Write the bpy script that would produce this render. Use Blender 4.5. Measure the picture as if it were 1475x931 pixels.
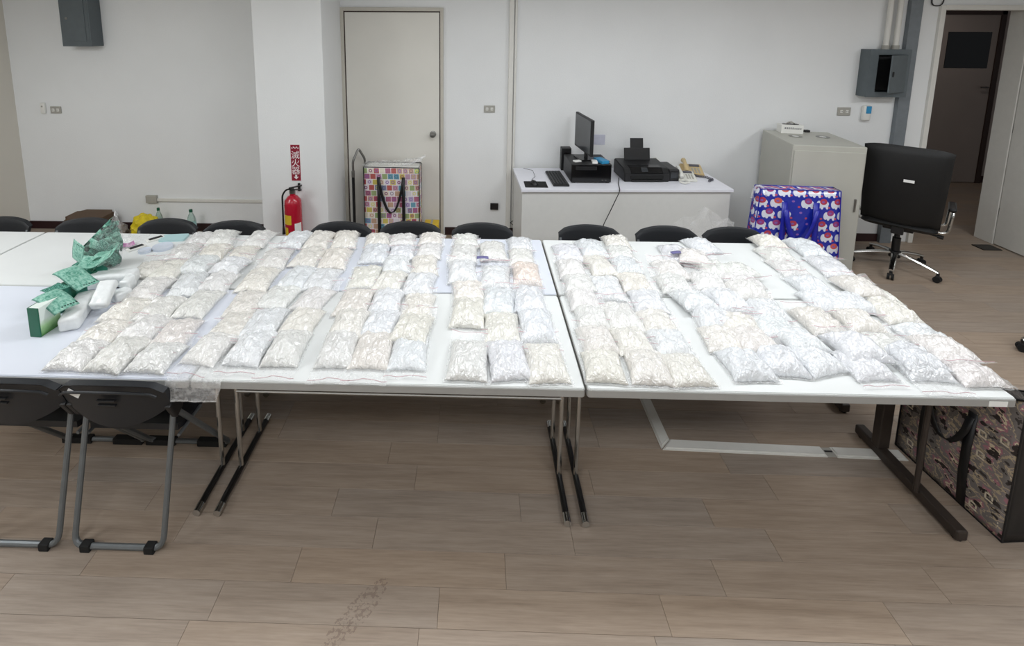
import bpy, bmesh, math, random
from mathutils import Vector, Matrix, noise, Euler

for o in list(bpy.data.objects):
    bpy.data.objects.remove(o, do_unlink=True)
scene = bpy.context.scene
C = scene.collection
PI = math.pi
random.seed(7)

# ------------------------------------------------------------ camera
IMG_W, IMG_H = 1475.0, 931.0
FOC = 727.82
cam_data = bpy.data.cameras.new('camera')
cam = bpy.data.objects.new('camera', cam_data)
C.objects.link(cam)
scene.camera = cam
cam_data.sensor_fit = 'HORIZONTAL'
cam_data.sensor_width = 36.0
cam_data.lens = FOC * 36.0 / IMG_W
cam_data.shift_x = 69.54 / IMG_W
cam_data.shift_y = -318.54 / IMG_W
cam_data.clip_start = 0.05
pitch, yaw, roll = -0.1511, -0.0245, 0.0056
fw = Vector((math.sin(yaw) * math.cos(pitch), math.cos(yaw) * math.cos(pitch), math.sin(pitch)))
rt = Vector((math.cos(yaw), -math.sin(yaw), 0))
up = rt.cross(fw)
rt2 = math.cos(roll) * rt + math.sin(roll) * up
up2 = -math.sin(roll) * rt + math.cos(roll) * up
m = Matrix((rt2, up2, -fw)).transposed().to_4x4()
m.translation = Vector((-0.4764, -1.9364, 2.2553))
cam.matrix_world = m

# ------------------------------------------------------------ world, lights, exposure
w = bpy.data.worlds.new('world'); scene.world = w
w.use_nodes = True
w.node_tree.nodes['Background'].inputs[0].default_value = (0.9, 0.95, 1.0, 1)
w.node_tree.nodes['Background'].inputs[1].default_value = 0.15
scene.view_settings.view_transform = 'Standard'
scene.view_settings.look = 'None'
scene.view_settings.gamma = 1.0
scene.view_settings.use_curve_mapping = False
scene.view_settings.exposure = 0.03
CEIL = 2.9
LAMP_W = 30.0
LAMP_SPOTS = [(-4.0, 0.35), (-0.4, 1.0), (1.6, 1.0), (4.2, 0.75),
              (-4.4, -2.0), (-1.5, -2.0), (1.2, -2.0), (3.8, -2.0),
              (-5.0, -0.6)]  # extra unseen lamp, added to brighten the left wall and left tables
LAMP_COL = (0.93, 0.97, 1.0)

# ------------------------------------------------------------ helpers
def lin(h):
    h = h.lstrip('#')
    out = []
    for i in (0, 2, 4):
        c = int(h[i:i + 2], 16) / 255.0
        out.append(c / 12.92 if c <= 0.04045 else ((c + 0.055) / 1.055) ** 2.4)
    return (out[0], out[1], out[2], 1.0)

class NT:
    def __init__(self, name):
        self.m = bpy.data.materials.new(name); self.m.use_nodes = True
        self.t = self.m.node_tree
        self.b = self.t.nodes['Principled BSDF']
    def n(self, typ, ins=None, **props):
        nd = self.t.nodes.new(typ)
        for k, v in props.items(): setattr(nd, k, v)
        for k, v in (ins or {}).items(): self.s(nd.inputs[k], v)
        return nd
    def s(self, inp, v):
        if isinstance(v, bpy.types.NodeSocket): self.t.links.new(v, inp)
        elif isinstance(v, bpy.types.Node): self.t.links.new(v.outputs[0], inp)
        else: inp.default_value = v
    def p(self, key, v): self.s(self.b.inputs[key], v)
    def math(self, op, a, b=0.0, c=0.0):
        nd = self.t.nodes.new('ShaderNodeMath'); nd.operation = op
        self.s(nd.inputs[0], a); self.s(nd.inputs[1], b); self.s(nd.inputs[2], c)
        return nd.outputs[0]
    def mix(self, fac, a, b, blend='MIX'):
        nd = self.t.nodes.new('ShaderNodeMix'); nd.data_type = 'RGBA'; nd.blend_type = blend
        self.s(nd.inputs['Factor'], fac)
        self.s(nd.inputs[6], a); self.s(nd.inputs[7], b)
        return nd.outputs[2]
    def ramp(self, fac, stops, interp='LINEAR'):
        nd = self.t.nodes.new('ShaderNodeValToRGB'); nd.color_ramp.interpolation = interp
        e = nd.color_ramp.elements
        while len(e) < len(stops): e.new(0.5)
        for el, (pos, col) in zip(e, stops): el.position = pos; el.color = col
        self.s(nd.inputs[0], fac)
        return nd.outputs[0]
    def coord(self, which='Object'):
        return self.n('ShaderNodeTexCoord').outputs[which]
    def noise(self, scale, vec=None, detail=3, rough=0.5):
        nd = self.n('ShaderNodeTexNoise', {'Scale': scale, 'Detail': detail, 'Roughness': rough})
        if vec is not None: self.s(nd.inputs['Vector'], vec)
        return nd.outputs[0]
    def bump(self, h, strength, dist=0.002):
        nd = self.n('ShaderNodeBump', {'Strength': strength, 'Distance': dist, 'Height': h})
        self.p('Normal', nd.outputs[0])

def plain(name, col, rough=0.5, metal=0.0, var=0.06, scale=20, bump=0.0, coat=0.0, bscale=None):
    """simple surface with a little procedural variation of tone"""
    k = NT(name); c = lin(col)
    co = k.coord()
    f = k.noise(scale, co)
    d = tuple(x * (1 - var) for x in c[:3]) + (1,)
    e = tuple(min(1, x * (1 + var)) for x in c[:3]) + (1,)
    k.p('Base Color', k.ramp(f, [(0.3, d), (0.7, e)]))
    k.p('Roughness', rough); k.p('Metallic', metal)
    if coat: k.p('Coat Weight', coat)
    if bump: k.bump(k.noise(bscale or scale * 8, co), bump)
    return k.m

def obj(name, me, mat=None, parent=None):
    o = bpy.data.objects.new(name, me); C.objects.link(o)
    if mat is not None and len(me.materials) == 0: me.materials.append(mat)
    if parent is not None: o.parent = parent
    return o

def fin(bm, name, mat, parent=None, smooth=False, sharp=35):
    bmesh.ops.recalc_face_normals(bm, faces=bm.faces)
    me = bpy.data.meshes.new(name); bm.to_mesh(me); bm.free()
    if smooth:
        me.polygons.foreach_set('use_smooth', [True] * len(me.polygons))
        me.set_sharp_from_angle(angle=math.radians(sharp))
    return obj(name, me, mat, parent)

def tag(o, label=None, cat=None, group=None, kind=None):
    if label: o['label'] = label
    if cat: o['category'] = cat
    if group: o['group'] = group
    if kind: o['kind'] = kind
    return o

def thing(name, label, cat, loc=(0, 0, 0), rz=0.0, group=None):
    o = bpy.data.objects.new(name, None); C.objects.link(o)
    o.empty_display_size = 0.05
    o.location = loc; o.rotation_euler = (0, 0, rz)
    return tag(o, label, cat, group)

def copy_tree(o, parent=None):
    c = o.copy(); C.objects.link(c)
    c.parent = parent
    for ch in list(o.children): copy_tree(ch, c)
    return c

def NB(): return bmesh.new()

def box(bm, c, s, bev=0.0, rot=None, seg=2):
    r = bmesh.ops.create_cube(bm, size=1.0)
    vs = r['verts']
    for v in vs: v.co = Vector((v.co.x * s[0], v.co.y * s[1], v.co.z * s[2]))
    if bev > 0:
        es = list({e for v in vs for e in v.link_edges})
        r2 = bmesh.ops.bevel(bm, geom=es, offset=bev, segments=seg, affect='EDGES', profile=0.5)
        vs = list({v for f in r2['faces'] for v in f.verts} | {v for v in vs if v.is_valid})
    M = Matrix.Translation(Vector(c))
    if rot is not None: M = M @ Euler(rot).to_matrix().to_4x4()
    for v in vs: v.co = M @ v.co
    return vs

def box2(bm, lo, hi, bev=0.0):
    c = [(a + b) / 2 for a, b in zip(lo, hi)]; s = [abs(b - a) for a, b in zip(lo, hi)]
    return box(bm, c, s, bev)

def tube(bm, pts, r, seg=10, closed=False, caps=True):
    pts = [Vector(p) for p in pts]
    n = len(pts); rings = []
    prev = None
    for i, p in enumerate(pts):
        if closed: t = pts[(i + 1) % n] - pts[i - 1]
        elif i == 0: t = pts[1] - pts[0]
        elif i == n - 1: t = pts[-1] - pts[-2]
        else: t = (pts[i + 1] - p).normalized() + (p - pts[i - 1]).normalized()
        t.normalize()
        if prev is None:
            a = Vector((0, 0, 1)) if abs(t.z) < 0.9 else Vector((1, 0, 0))
            u = t.cross(a).normalized()
        else:
            u = (prev - t * prev.dot(t)).normalized()
        prev = u; v = t.cross(u)
        rr = r[i] if isinstance(r, (list, tuple)) else r
        rings.append([bm.verts.new(p + u * rr * math.cos(2 * PI * k / seg) + v * rr * math.sin(2 * PI * k / seg)) for k in range(seg)])
    for i in range(n if closed else n - 1):
        A, B = rings[i], rings[(i + 1) % n]
        for k in range(seg): bm.faces.new((A[k], A[(k + 1) % seg], B[(k + 1) % seg], B[k]))
    if caps and not closed:
        bm.faces.new(rings[0]); bm.faces.new(list(reversed(rings[-1])))

def arc_pts(pts, rad, n=5):
    """polyline with rounded corners"""
    pts = [Vector(p) for p in pts]; out = [pts[0]]
    for i in range(1, len(pts) - 1):
        a, b, c = pts[i - 1], pts[i], pts[i + 1]
        d1 = (a - b).normalized(); d2 = (c - b).normalized()
        p0 = b + d1 * rad; p1 = b + d2 * rad
        for k in range(n + 1):
            t = k / n
            out.append((1 - t) ** 2 * p0 + 2 * t * (1 - t) * b + t * t * p1)
    out.append(pts[-1])
    return out

def lathe(bm, prof, seg=20, c=(0, 0, 0)):
    c = Vector(c); rings = []
    for r, z in prof:
        if r < 1e-5: rings.append([bm.verts.new(c + Vector((0, 0, z)))])
        else: rings.append([bm.verts.new(c + Vector((r * math.cos(2 * PI * k / seg), r * math.sin(2 * PI * k / seg), z))) for k in range(seg)])
    for A, B in zip(rings, rings[1:]):
        for k in range(seg):
            k2 = (k + 1) % seg
            if len(A) == 1 and len(B) == 1: continue
            if len(A) == 1: bm.faces.new((A[0], B[k2], B[k]))
            elif len(B) == 1: bm.faces.new((A[k], A[k2], B[0]))
            else: bm.faces.new((A[k], A[k2], B[k2], B[k]))
    if len(rings[0]) > 1: bm.faces.new(list(reversed(rings[0])))
    if len(rings[-1]) > 1: bm.faces.new(rings[-1])

def prism(bm, poly, d0, d1, axis='y'):
    """extrude a 2D polygon; axis is the extrusion axis"""
    def P(u, v, d):
        return {'y': (u, d, v), 'x': (d, u, v), 'z': (u, v, d)}[axis]
    a = [bm.verts.new(P(u, v, d0)) for u, v in poly]
    b = [bm.verts.new(P(u, v, d1)) for u, v in poly]
    n = len(poly)
    bm.faces.new(a); bm.faces.new(list(reversed(b)))
    for i in range(n): bm.faces.new((a[i], b[i], b[(i + 1) % n], a[(i + 1) % n]))

def grid(bm, nu, nv, fn):
    vs = [[bm.verts.new(fn(i / nu, j / nv)) for j in range(nv + 1)] for i in range(nu + 1)]
    for i in range(nu):
        for j in range(nv): bm.faces.new((vs[i][j], vs[i + 1][j], vs[i + 1][j + 1], vs[i][j + 1]))
    return vs

def rrect(x0, x1, y0, y1, r, n=5):
    out = []
    for cx, cy, a0 in ((x1 - r, y1 - r, 0), (x0 + r, y1 - r, 90), (x0 + r, y0 + r, 180), (x1 - r, y0 + r, 270)):
        for k in range(n + 1):
            a = math.radians(a0 + 90 * k / n)
            out.append((cx + r * math.cos(a), cy + r * math.sin(a)))
    return out

def text_mesh(name, body, size, mat, parent=None, loc=(0, 0, 0), rot=(0, 0, 0), depth=0.0006, align='CENTER', squash=1.0):
    cu = bpy.data.curves.new(name, 'FONT'); cu.body = body; cu.size = size
    cu.align_x = align; cu.align_y = 'CENTER'; cu.extrude = depth; cu.resolution_u = 3
    t = bpy.data.objects.new(name, cu); C.objects.link(t)
    dg = bpy.context.evaluated_depsgraph_get(); dg.update()
    me = bpy.data.meshes.new_from_object(t.evaluated_get(dg))
    bpy.data.objects.remove(t, do_unlink=True)
    me.materials.clear()
    o = obj(name, me, mat, parent); o.location = loc; o.rotation_euler = rot
    o.scale = (squash, 1, 1)
    return o
def fold(o):
    """write an object's own rotation and scale into its mesh, so only the position stays on the object"""
    M = Matrix.LocRotScale(None, o.rotation_euler, o.scale)
    o.data.transform(M); o.rotation_euler = (0, 0, 0); o.scale = (1, 1, 1)
    return o

# ------------------------------------------------------------ materials
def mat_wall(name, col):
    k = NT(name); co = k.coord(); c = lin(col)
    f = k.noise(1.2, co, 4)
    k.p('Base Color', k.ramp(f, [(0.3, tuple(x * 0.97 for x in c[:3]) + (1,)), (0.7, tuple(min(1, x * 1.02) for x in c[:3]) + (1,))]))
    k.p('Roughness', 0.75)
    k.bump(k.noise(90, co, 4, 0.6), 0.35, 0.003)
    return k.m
def mat_floor(name):
    k = NT(name)
    pos = k.n('ShaderNodeNewGeometry')
    rnd = k.n('ShaderNodeObjectInfo').outputs['Random']
    isl = pos.outputs['Random Per Island']
    r = k.math('FRACT', k.math('ADD', k.math('MULTIPLY', rnd, 3.7), isl))
    off = k.n('ShaderNodeCombineXYZ', {'X': k.math('MULTIPLY', r, 17.0), 'Y': k.math('MULTIPLY', r, 31.0)})
    v = k.n('ShaderNodeVectorMath', {0: pos.outputs['Position'], 1: off.outputs[0]}, operation='ADD')
    mp = k.n('ShaderNodeMapping', {'Vector': v.outputs[0], 'Scale': (0.9, 14.0, 1.0)})
    g1 = k.noise(2.2, mp.outputs[0], 6, 0.62)
    mp2 = k.n('ShaderNodeMapping', {'Vector': v.outputs[0], 'Scale': (3.0, 60.0, 1.0)})
    g2 = k.noise(2.5, mp2.outputs[0], 4, 0.6)
    base = k.ramp(g1, [(0.28, lin('#8c7b6c')), (0.52, lin('#9e8d7d')), (0.75, lin('#ab9a8a'))])
    base = k.mix(0.22, base, k.ramp(g2, [(0.35, lin('#7d6e62')), (0.6, lin('#ae9c8a'))]))
    tone = k.n('ShaderNodeHueSaturation', {'Color': base, 'Value': k.math('ADD', 0.95, k.math('MULTIPLY', r, 0.1)),
                                           'Saturation': k.math('ADD', 0.82, k.math('MULTIPLY', r, 0.25))})
    # old scuff with a shape of its own
    d = k.n('ShaderNodeVectorMath', {0: pos.outputs['Position'], 1: (-0.92, -0.31, 0.0)}, operation='SUBTRACT')
    rotd = k.n('ShaderNodeMapping', {'Vector': d.outputs[0], 'Rotation': (0, 0, math.radians(-52)), 'Scale': (1, 1, 1)})
    sx = k.n('ShaderNodeSeparateXYZ', {0: rotd.outputs[0]})
    e = k.math('ADD', k.math('POWER', k.math('DIVIDE', sx.outputs[0], 0.16), 2.0), k.math('POWER', k.math('DIVIDE', sx.outputs[1], 0.045), 2.0))
    sp = k.math('GREATER_THAN', k.noise(55, pos.outputs['Position'], 3, 0.7), 0.53)
    sc = k.math('MULTIPLY', k.math('LESS_THAN', e, 1.0), k.math('MULTIPLY', sp, 0.33))
    k.p('Base Color', k.mix(sc, tone.outputs[0], lin('#4c342f')))
    k.p('Roughness', k.math('ADD', 0.33, k.math('MULTIPLY', g1, 0.2)))
    k.p('Specular IOR Level', 0.4)
    k.bump(g2, 0.12, 0.001)
    return k.m
def mat_film(name, alpha=0.22, col='#ffffff', rough=0.12, bump=0.8):
    k = NT(name); co = k.coord()
    k.p('Base Color', lin(col)); k.p('Roughness', rough)
    n1 = k.noise(45, co, 4, 0.65)
    k.p('Alpha', k.math('ADD', alpha * 0.4, k.math('MULTIPLY', k.math('POWER', n1, 2.0), alpha * 2.4)))
    k.p('Specular IOR Level', 0.9)
    k.bump(k.noise(60, co, 5, 0.7), bump, 0.006)
    return k.m
def mat_powder(name):
    """powder seen through its plastic pouch; the tint comes from the object's own colour"""
    k = NT(name); co = k.coord()
    oi = k.n('ShaderNodeObjectInfo')
    sh = k.n('ShaderNodeVectorMath', {0: co, 1: k.n('ShaderNodeCombineXYZ', {'X': k.math('MULTIPLY', oi.outputs['Random'], 40.0), 'Y': k.math('MULTIPLY', oi.outputs['Random'], 23.0)}).outputs[0]}, operation='ADD').outputs[0]
    vor = k.n('ShaderNodeTexVoronoi', {'Vector': sh, 'Scale': 260.0})
    grain = k.n('ShaderNodeSeparateColor', {0: vor.outputs['Color']}).outputs[0]
    c = k.mix(k.math('MULTIPLY', grain, 0.22), oi.outputs['Color'], k.mix(0.5, oi.outputs['Color'], (0.52, 0.5, 0.47, 1)))
    lump = k.noise(18, sh, 3)
    c = k.mix(k.math('MULTIPLY', lump, 0.22), c, (1.0, 1.0, 1.0, 1))
    k.p('Base Color', c)
    k.p('Roughness', 0.5)
    k.p('Coat Weight', 1.0); k.p('Coat Roughness', 0.09); k.p('Coat IOR', 2.3)
    k.p('Subsurface Weight', 0.0)
    mp = k.n('ShaderNodeMapping', {'Vector': sh, 'Scale': (1.35, 0.8, 1.0)})
    c1 = k.n('ShaderNodeTexNoise', {'Vector': mp.outputs[0], 'Scale': 29.0, 'Detail': 2.0, 'Roughness': 0.5, 'Distortion': 1.6}).outputs[0]
    c2 = k.n('ShaderNodeTexNoise', {'Vector': sh, 'Scale': 52.0, 'Detail': 1.0, 'Roughness': 0.5, 'Distortion': 1.0}).outputs[0]
    wr = k.math('ADD', c1, k.math('MULTIPLY', c2, 0.35))
    b1 = k.n('ShaderNodeBump', {'Strength': 1.0, 'Distance': 0.02, 'Height': wr})
    k.s(k.b.inputs['Coat Normal'], b1.outputs[0])
    b2 = k.n('ShaderNodeBump', {'Strength': 1.0, 'Distance': 0.009, 'Height': k.math('ADD', wr, k.math('MULTIPLY', grain, 0.06))})
    k.p('Normal', b2.outputs[0])
    return k.m

M = {}
M['wall'] = mat_wall('wall_paint', '#e9eaea')
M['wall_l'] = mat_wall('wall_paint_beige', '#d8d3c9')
M['ceil'] = mat_wall('ceiling_paint', '#e4e4e2')
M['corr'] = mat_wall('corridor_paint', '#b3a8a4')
M['floor'] = mat_floor('wood_vinyl')
M['base'] = plain('dark_red_baseboard', '#2c1416', 0.5)
M['door'] = plain('cream_door_paint', '#e0ddd5', 0.5, var=0.02, scale=3)
M['door2'] = plain('brown_door_paint', '#a39892', 0.55, var=0.03, scale=3)
M['frame'] = plain('grey_beige_frame', '#c2bdb2', 0.5, var=0.03)
M['frame_dk'] = plain('brown_frame', '#3f302b', 0.5)
M['chrome'] = plain('chrome', '#c9c9c6', 0.18, 1.0, 0.03)
M['steel'] = plain('brushed_steel', '#8f8e8b', 0.35, 1.0, 0.08)
M['top'] = plain('white_laminate', '#e2e4e3', 0.32, var=0.012, scale=5)
M['top_lilac'] = plain('lilac_white_laminate', '#dbdfe9', 0.34, var=0.012, scale=5)
M['edge'] = plain('pale_grey_edge', '#a09f9c', 0.45, var=0.03)
M['underside'] = plain('chipboard_underside', '#6d675f', 0.7)
M['blk'] = plain('black_plastic', '#141416', 0.45)
M['blk_gloss'] = plain('glossy_black_plastic', '#0c0c0e', 0.16)
M['rubber'] = plain('black_rubber', '#0e0e0e', 0.8)
M['foot'] = plain('black_foot_bar', '#1b1a19', 0.35, 0.3)
M['brown'] = plain('brown_steel', '#3b332e', 0.45, 0.2, bump=0.1)
M['gtube'] = plain('grey_tube', '#707476', 0.4, 0.5)
M['navy'] = plain('charcoal_chair_plastic', '#15181d', 0.5, bump=0.15)
M['greymetal'] = plain('grey_painted_metal', '#5c6468', 0.5, 0.1, 0.05, bump=0.08)
M['greystrip'] = plain('grey_column_paint', '#757b80', 0.6)
M['cabinet'] = plain('pale_cabinet_paint', '#b7b6ad', 0.45, var=0.025, scale=4)
M['white'] = plain('white_plastic', '#e6e5e0', 0.4, var=0.02)
M['conduit'] = plain('white_conduit', '#dcdad4', 0.5, var=0.02)
M['outlet'] = plain('beige_outlet', '#a9a69e', 0.5, var=0.03)
M['desk'] = plain('desk_laminate', '#e3e3ea', 0.4, var=0.015)
M['deskp'] = plain('desk_panel', '#d5d5d2', 0.45, var=0.015)
M['red'] = plain('red_enamel', '#b3122e', 0.25, coat=0.5)
M['signred'] = plain('sign_red', '#8e1730', 0.45)
M['signwhite'] = plain('sign_white', '#f0e9ea', 0.5)
M['yellow'] = plain('yellow_plastic', '#d8c21e', 0.4, var=0.15)
M['ylabel'] = plain('yellow_label', '#d9b52c', 0.5)
M['paper'] = plain('white_paper', '#efefec', 0.7, var=0.02)
M['cartonbrown'] = plain('brown_board', '#57422f', 0.7)
M['film'] = mat_film('clear_film', 0.22)
M['film2'] = mat_film('clear_film_wrinkled', 0.3, bump=1.0)
M['film_thin'] = mat_film('thin_clear_film', 0.11, bump=0.7)
M['powder'] = mat_powder('powder_in_pouch')
M['zip'] = plain('red_zip_line', '#c39aa2', 0.4)
M['tissue'] = plain('white_wrapping', '#e3e6e6', 0.45, var=0.06, scale=40, bump=0.6, bscale=60, coat=0.4)
M['screen'] = plain('dark_screen', '#34373a', 0.2)
M['blue'] = plain('blue_card', '#2e8fc0', 0.45)
M['teal'] = plain('teal_pad', '#aecfd2', 0.4, var=0.02)
M['tan'] = plain('tan_phone_plastic', '#c7b083', 0.45)
M['phone'] = plain('ivory_phone_plastic', '#dad9d2', 0.45)
M['cord'] = plain('grey_cord', '#4b4b55', 0.5)
M['glass_green'] = None

def mat_bottle():
    k = NT('green_tinted_bottle_plastic')
    k.p('Base Color', lin('#b8d8cc')); k.p('Roughness', 0.08); k.p('Transmission Weight', 0.85); k.p('IOR', 1.3)
    k.p('Alpha', k.math('ADD', 0.55, k.math('MULTIPLY', k.noise(30, k.coord()), 0.2)))
    return k.m
M['bottle'] = mat_bottle()
def mat_note():
    k = NT('green_banknote_print')
    g = k.coord('UV')
    s = k.n('ShaderNodeSeparateXYZ', {0: g})
    u, v = s.outputs[0], s.outputs[1]
    n = k.noise(9, g, 4, 0.6)
    base = k.ramp(n, [(0.35, lin('#4d8f7b')), (0.5, lin('#84b8a6')), (0.7, lin('#a6ccbd'))])
    du = k.math('SUBTRACT', u, 0.36); dv = k.math('MULTIPLY', k.math('SUBTRACT', v, 0.55), 0.5)
    r = k.math('SQRT', k.math('ADD', k.math('MULTIPLY', du, du), k.math('MULTIPLY', dv, dv)))
    ring = k.math('SINE', k.math('MULTIPLY', r, 95.0))
    inn = k.math('LESS_THAN', r, 0.15)
    base = k.mix(k.math('MULTIPLY', inn, k.math('ADD', 0.35, k.math('MULTIPLY', ring, 0.25))), base, lin('#1f7a63'))
    # row of printed figures along one end
    cell = k.math('FRACT', k.math('MULTIPLY', v, 9.0))
    row = k.math('MULTIPLY', k.math('GREATER_THAN', cell, 0.4), k.math('MULTIPLY', k.math('GREATER_THAN', u, 0.86), k.math('LESS_THAN', u, 0.91)))
    row = k.math('MULTIPLY', row, k.math('GREATER_THAN', v, 0.35))
    base = k.mix(row, base, lin('#173f38'))
    band = k.math('LESS_THAN', v, 0.06)
    base = k.mix(k.math('MULTIPLY', band, 0.7), base, lin('#2e6f5f'))
    k.p('Base Color', base); k.p('Roughness', 0.6)
    return k.m
M['note'] = mat_note()
def mat_noteback():
    k = NT('dark_green_banknote_back')
    n = k.noise(14, k.coord('UV'), 4, 0.6)
    k.p('Base Color', k.ramp(n, [(0.35, lin('#0f3f36')), (0.5, lin('#2f7b68')), (0.66, lin('#8cbfae'))])); k.p('Roughness', 0.6)
    return k.m
M['note_dk'] = mat_noteback()
def mat_multibag():
    k = NT('patchwork_print')
    s = k.n('ShaderNodeSeparateXYZ', {0: k.coord()})
    u = k.math('MULTIPLY', k.math('ADD', s.outputs[0], s.outputs[1]), 17.0)
    v = k.math('MULTIPLY', s.outputs[2], 17.0)
    row = k.math('FLOOR', v)
    u = k.math('ADD', u, k.math('MULTIPLY', row, 0.37))
    cell = k.n('ShaderNodeCombineXYZ', {'X': k.math('FLOOR', u), 'Y': row})
    wn = k.n('ShaderNodeTexWhiteNoise', {'Vector': cell.outputs[0]}, noise_dimensions='2D')
    cols = ['#d9cfd6', '#b997ad', '#c8b860', '#6a9cb0', '#dcd3c0', '#a5637d', '#98a877', '#bd9c86', '#b3a9c6', '#b05a55', '#d8d2d8', '#8085a0']
    base = k.ramp(wn.outputs[0], [(i / len(cols), lin(c)) for i, c in enumerate(cols)], 'CONSTANT')
    fu, fv = k.math('FRACT', u), k.math('FRACT', v)
    du = k.math('ABSOLUTE', k.math('SUBTRACT', fu, 0.5)); dv = k.math('ABSOLUTE', k.math('SUBTRACT', fv, 0.5))
    edge = k.math('GREATER_THAN', k.math('MAXIMUM', du, dv), 0.455)
    base = k.mix(edge, base, lin('#efe9ec'))
    wn2 = k.n('ShaderNodeTexWhiteNoise', {'Vector': k.n('ShaderNodeVectorMath', {0: cell.outputs[0], 1: (5.3, 9.1, 0)}, operation='ADD').outputs[0]}, noise_dimensions='2D')
    rr = k.math('ADD', k.math('MULTIPLY', du, du), k.math('MULTIPLY', dv, dv))
    ring = k.math('MULTIPLY', k.math('LESS_THAN', rr, 0.08), k.math('GREATER_THAN', rr, k.math('MULTIPLY', wn2.outputs[0], 0.05)))
    mark = k.math('MULTIPLY', ring, k.math('GREATER_THAN', wn2.outputs[0], 0.4))
    c2 = k.ramp(wn2.outputs[0], [(0, lin('#8a3f76')), (0.55, lin('#8b5fa8')), (0.7, lin('#d8d24a')), (0.82, lin('#b03a4c')), (0.92, lin('#3c3b55'))], 'CONSTANT')
    base = k.mix(mark, base, c2)
    k.p('Base Color', base); k.p('Roughness', 0.4); k.p('Coat Weight', 0.3)
    k.bump(k.noise(9, k.coord(), 3), 0.5, 0.01)
    return k.m
M['multibag'] = mat_multibag()
def mat_elephant():
    k = NT('blue_elephant_print')
    s = k.n('ShaderNodeSeparateXYZ', {0: k.coord()})
    u = k.math('MULTIPLY', k.math('ADD', s.outputs[0], s.outputs[1]), 8.0)
    v = k.math('MULTIPLY', s.outputs[2], 10.0)
    row = k.math('FLOOR', v)
    u = k.math('ADD', u, k.math('MULTIPLY', k.math('FLOORED_MODULO', row, 2.0), 0.5))
    cell = k.n('ShaderNodeCombineXYZ', {'X': k.math('FLOOR', u), 'Y': row})
    wn = k.n('ShaderNodeTexWhiteNoise', {'Vector': cell.outputs[0]}, noise_dimensions='2D').outputs[0]
    fu = k.math('SUBTRACT', k.math('FRACT', u), 0.5); fv = k.math('SUBTRACT', k.math('FRACT', v), 0.5)
    def ell(cx, cy, rx, ry):
        a = k.math('DIVIDE', k.math('SUBTRACT', fu, cx), rx); b = k.math('DIVIDE', k.math('SUBTRACT', fv, cy), ry)
        return k.math('LESS_THAN', k.math('ADD', k.math('MULTIPLY', a, a), k.math('MULTIPLY', b, b)), 1.0)
    base = k.mix(k.math('MULTIPLY', k.noise(26, k.coord(), 3), 0.5), lin('#16249a'), lin('#253db8'))
    body = k.math('MAXIMUM', ell(0.05, -0.02, 0.36, 0.30), ell(-0.27, -0.08, 0.17, 0.34))
    leg1 = k.math('MAXIMUM', ell(-0.08, -0.32, 0.10, 0.18), ell(0.28, -0.32, 0.10, 0.18))
    on = k.math('GREATER_THAN', wn, 0.12)
    base = k.mix(k.math('MULTIPLY', k.math('MAXIMUM', body, leg1), on), base, lin('#dfe2ee'))
    saddle = ell(0.05, 0.16, 0.25, 0.26)
    cs = k.ramp(wn, [(0, lin('#b83a52')), (0.5, lin('#a03a7a')), (0.75, lin('#d05a52'))], 'CONSTANT')
    base = k.mix(k.math('MULTIPLY', saddle, on), base, cs)
    dot = ell(0.03, 0.14, 0.1, 0.09)
    base = k.mix(dot, base, lin('#8a5fb0'))
    dots2 = ell(0.42, -0.35, 0.09, 0.09)
    base = k.mix(dots2, base, lin('#c04a6a'))
    k.p('Base Color', base); k.p('Roughness', 0.3); k.p('Coat Weight', 0.4)
    k.bump(k.noise(11, k.coord(), 3), 0.6, 0.012)
    return k.m
M['elephant'] = mat_elephant()
M['bluetrim'] = plain('blue_bag_trim', '#1c22a0', 0.35)
def mat_camo():
    k = NT('camouflage_print')
    co = k.coord()
    mp = k.n('ShaderNodeMapping', {'Vector': co, 'Scale': (1, 0.8, 1.5)})
    n1 = k.noise(11, mp.outputs[0], 3, 0.6)
    base = k.ramp(n1, [(0, lin('#3a3432')), (0.36, lin('#77716e')), (0.46, lin('#b3a288')), (0.50, lin('#857c7a')), (0.57, lin('#a8747e')), (0.615, lin('#d6c8ac')), (0.66, lin('#5a4a48'))], 'CONSTANT')
    n2 = k.noise(23, mp.outputs[0], 2, 0.5)
    base = k.mix(k.math('GREATER_THAN', n2, 0.62), base, lin('#2b2322'))
    n3 = k.noise(90, co, 1)
    base = k.mix(k.math('GREATER_THAN', n3, 0.74), base, lin('#d8cdb6'))
    k.p('Base Color', base); k.p('Roughness', 0.5)
    k.bump(k.noise(10, co, 3), 0.5, 0.01)
    return k.m
M['camo'] = mat_camo()
M['camopatch'] = plain('cream_patch', '#cfc3ad', 0.6)

# ------------------------------------------------------------ the room
WY = 3.28      # back wall
LX, RX, FY = -5.40, 6.6, -4.2
PX0, PX1 = -1.0, 1.0
def st(name, bm, mat, parent=None, smooth=False):
    o = fin(bm, name, mat, parent, smooth)
    if parent is None: o['kind'] = 'structure'
    return o

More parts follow.
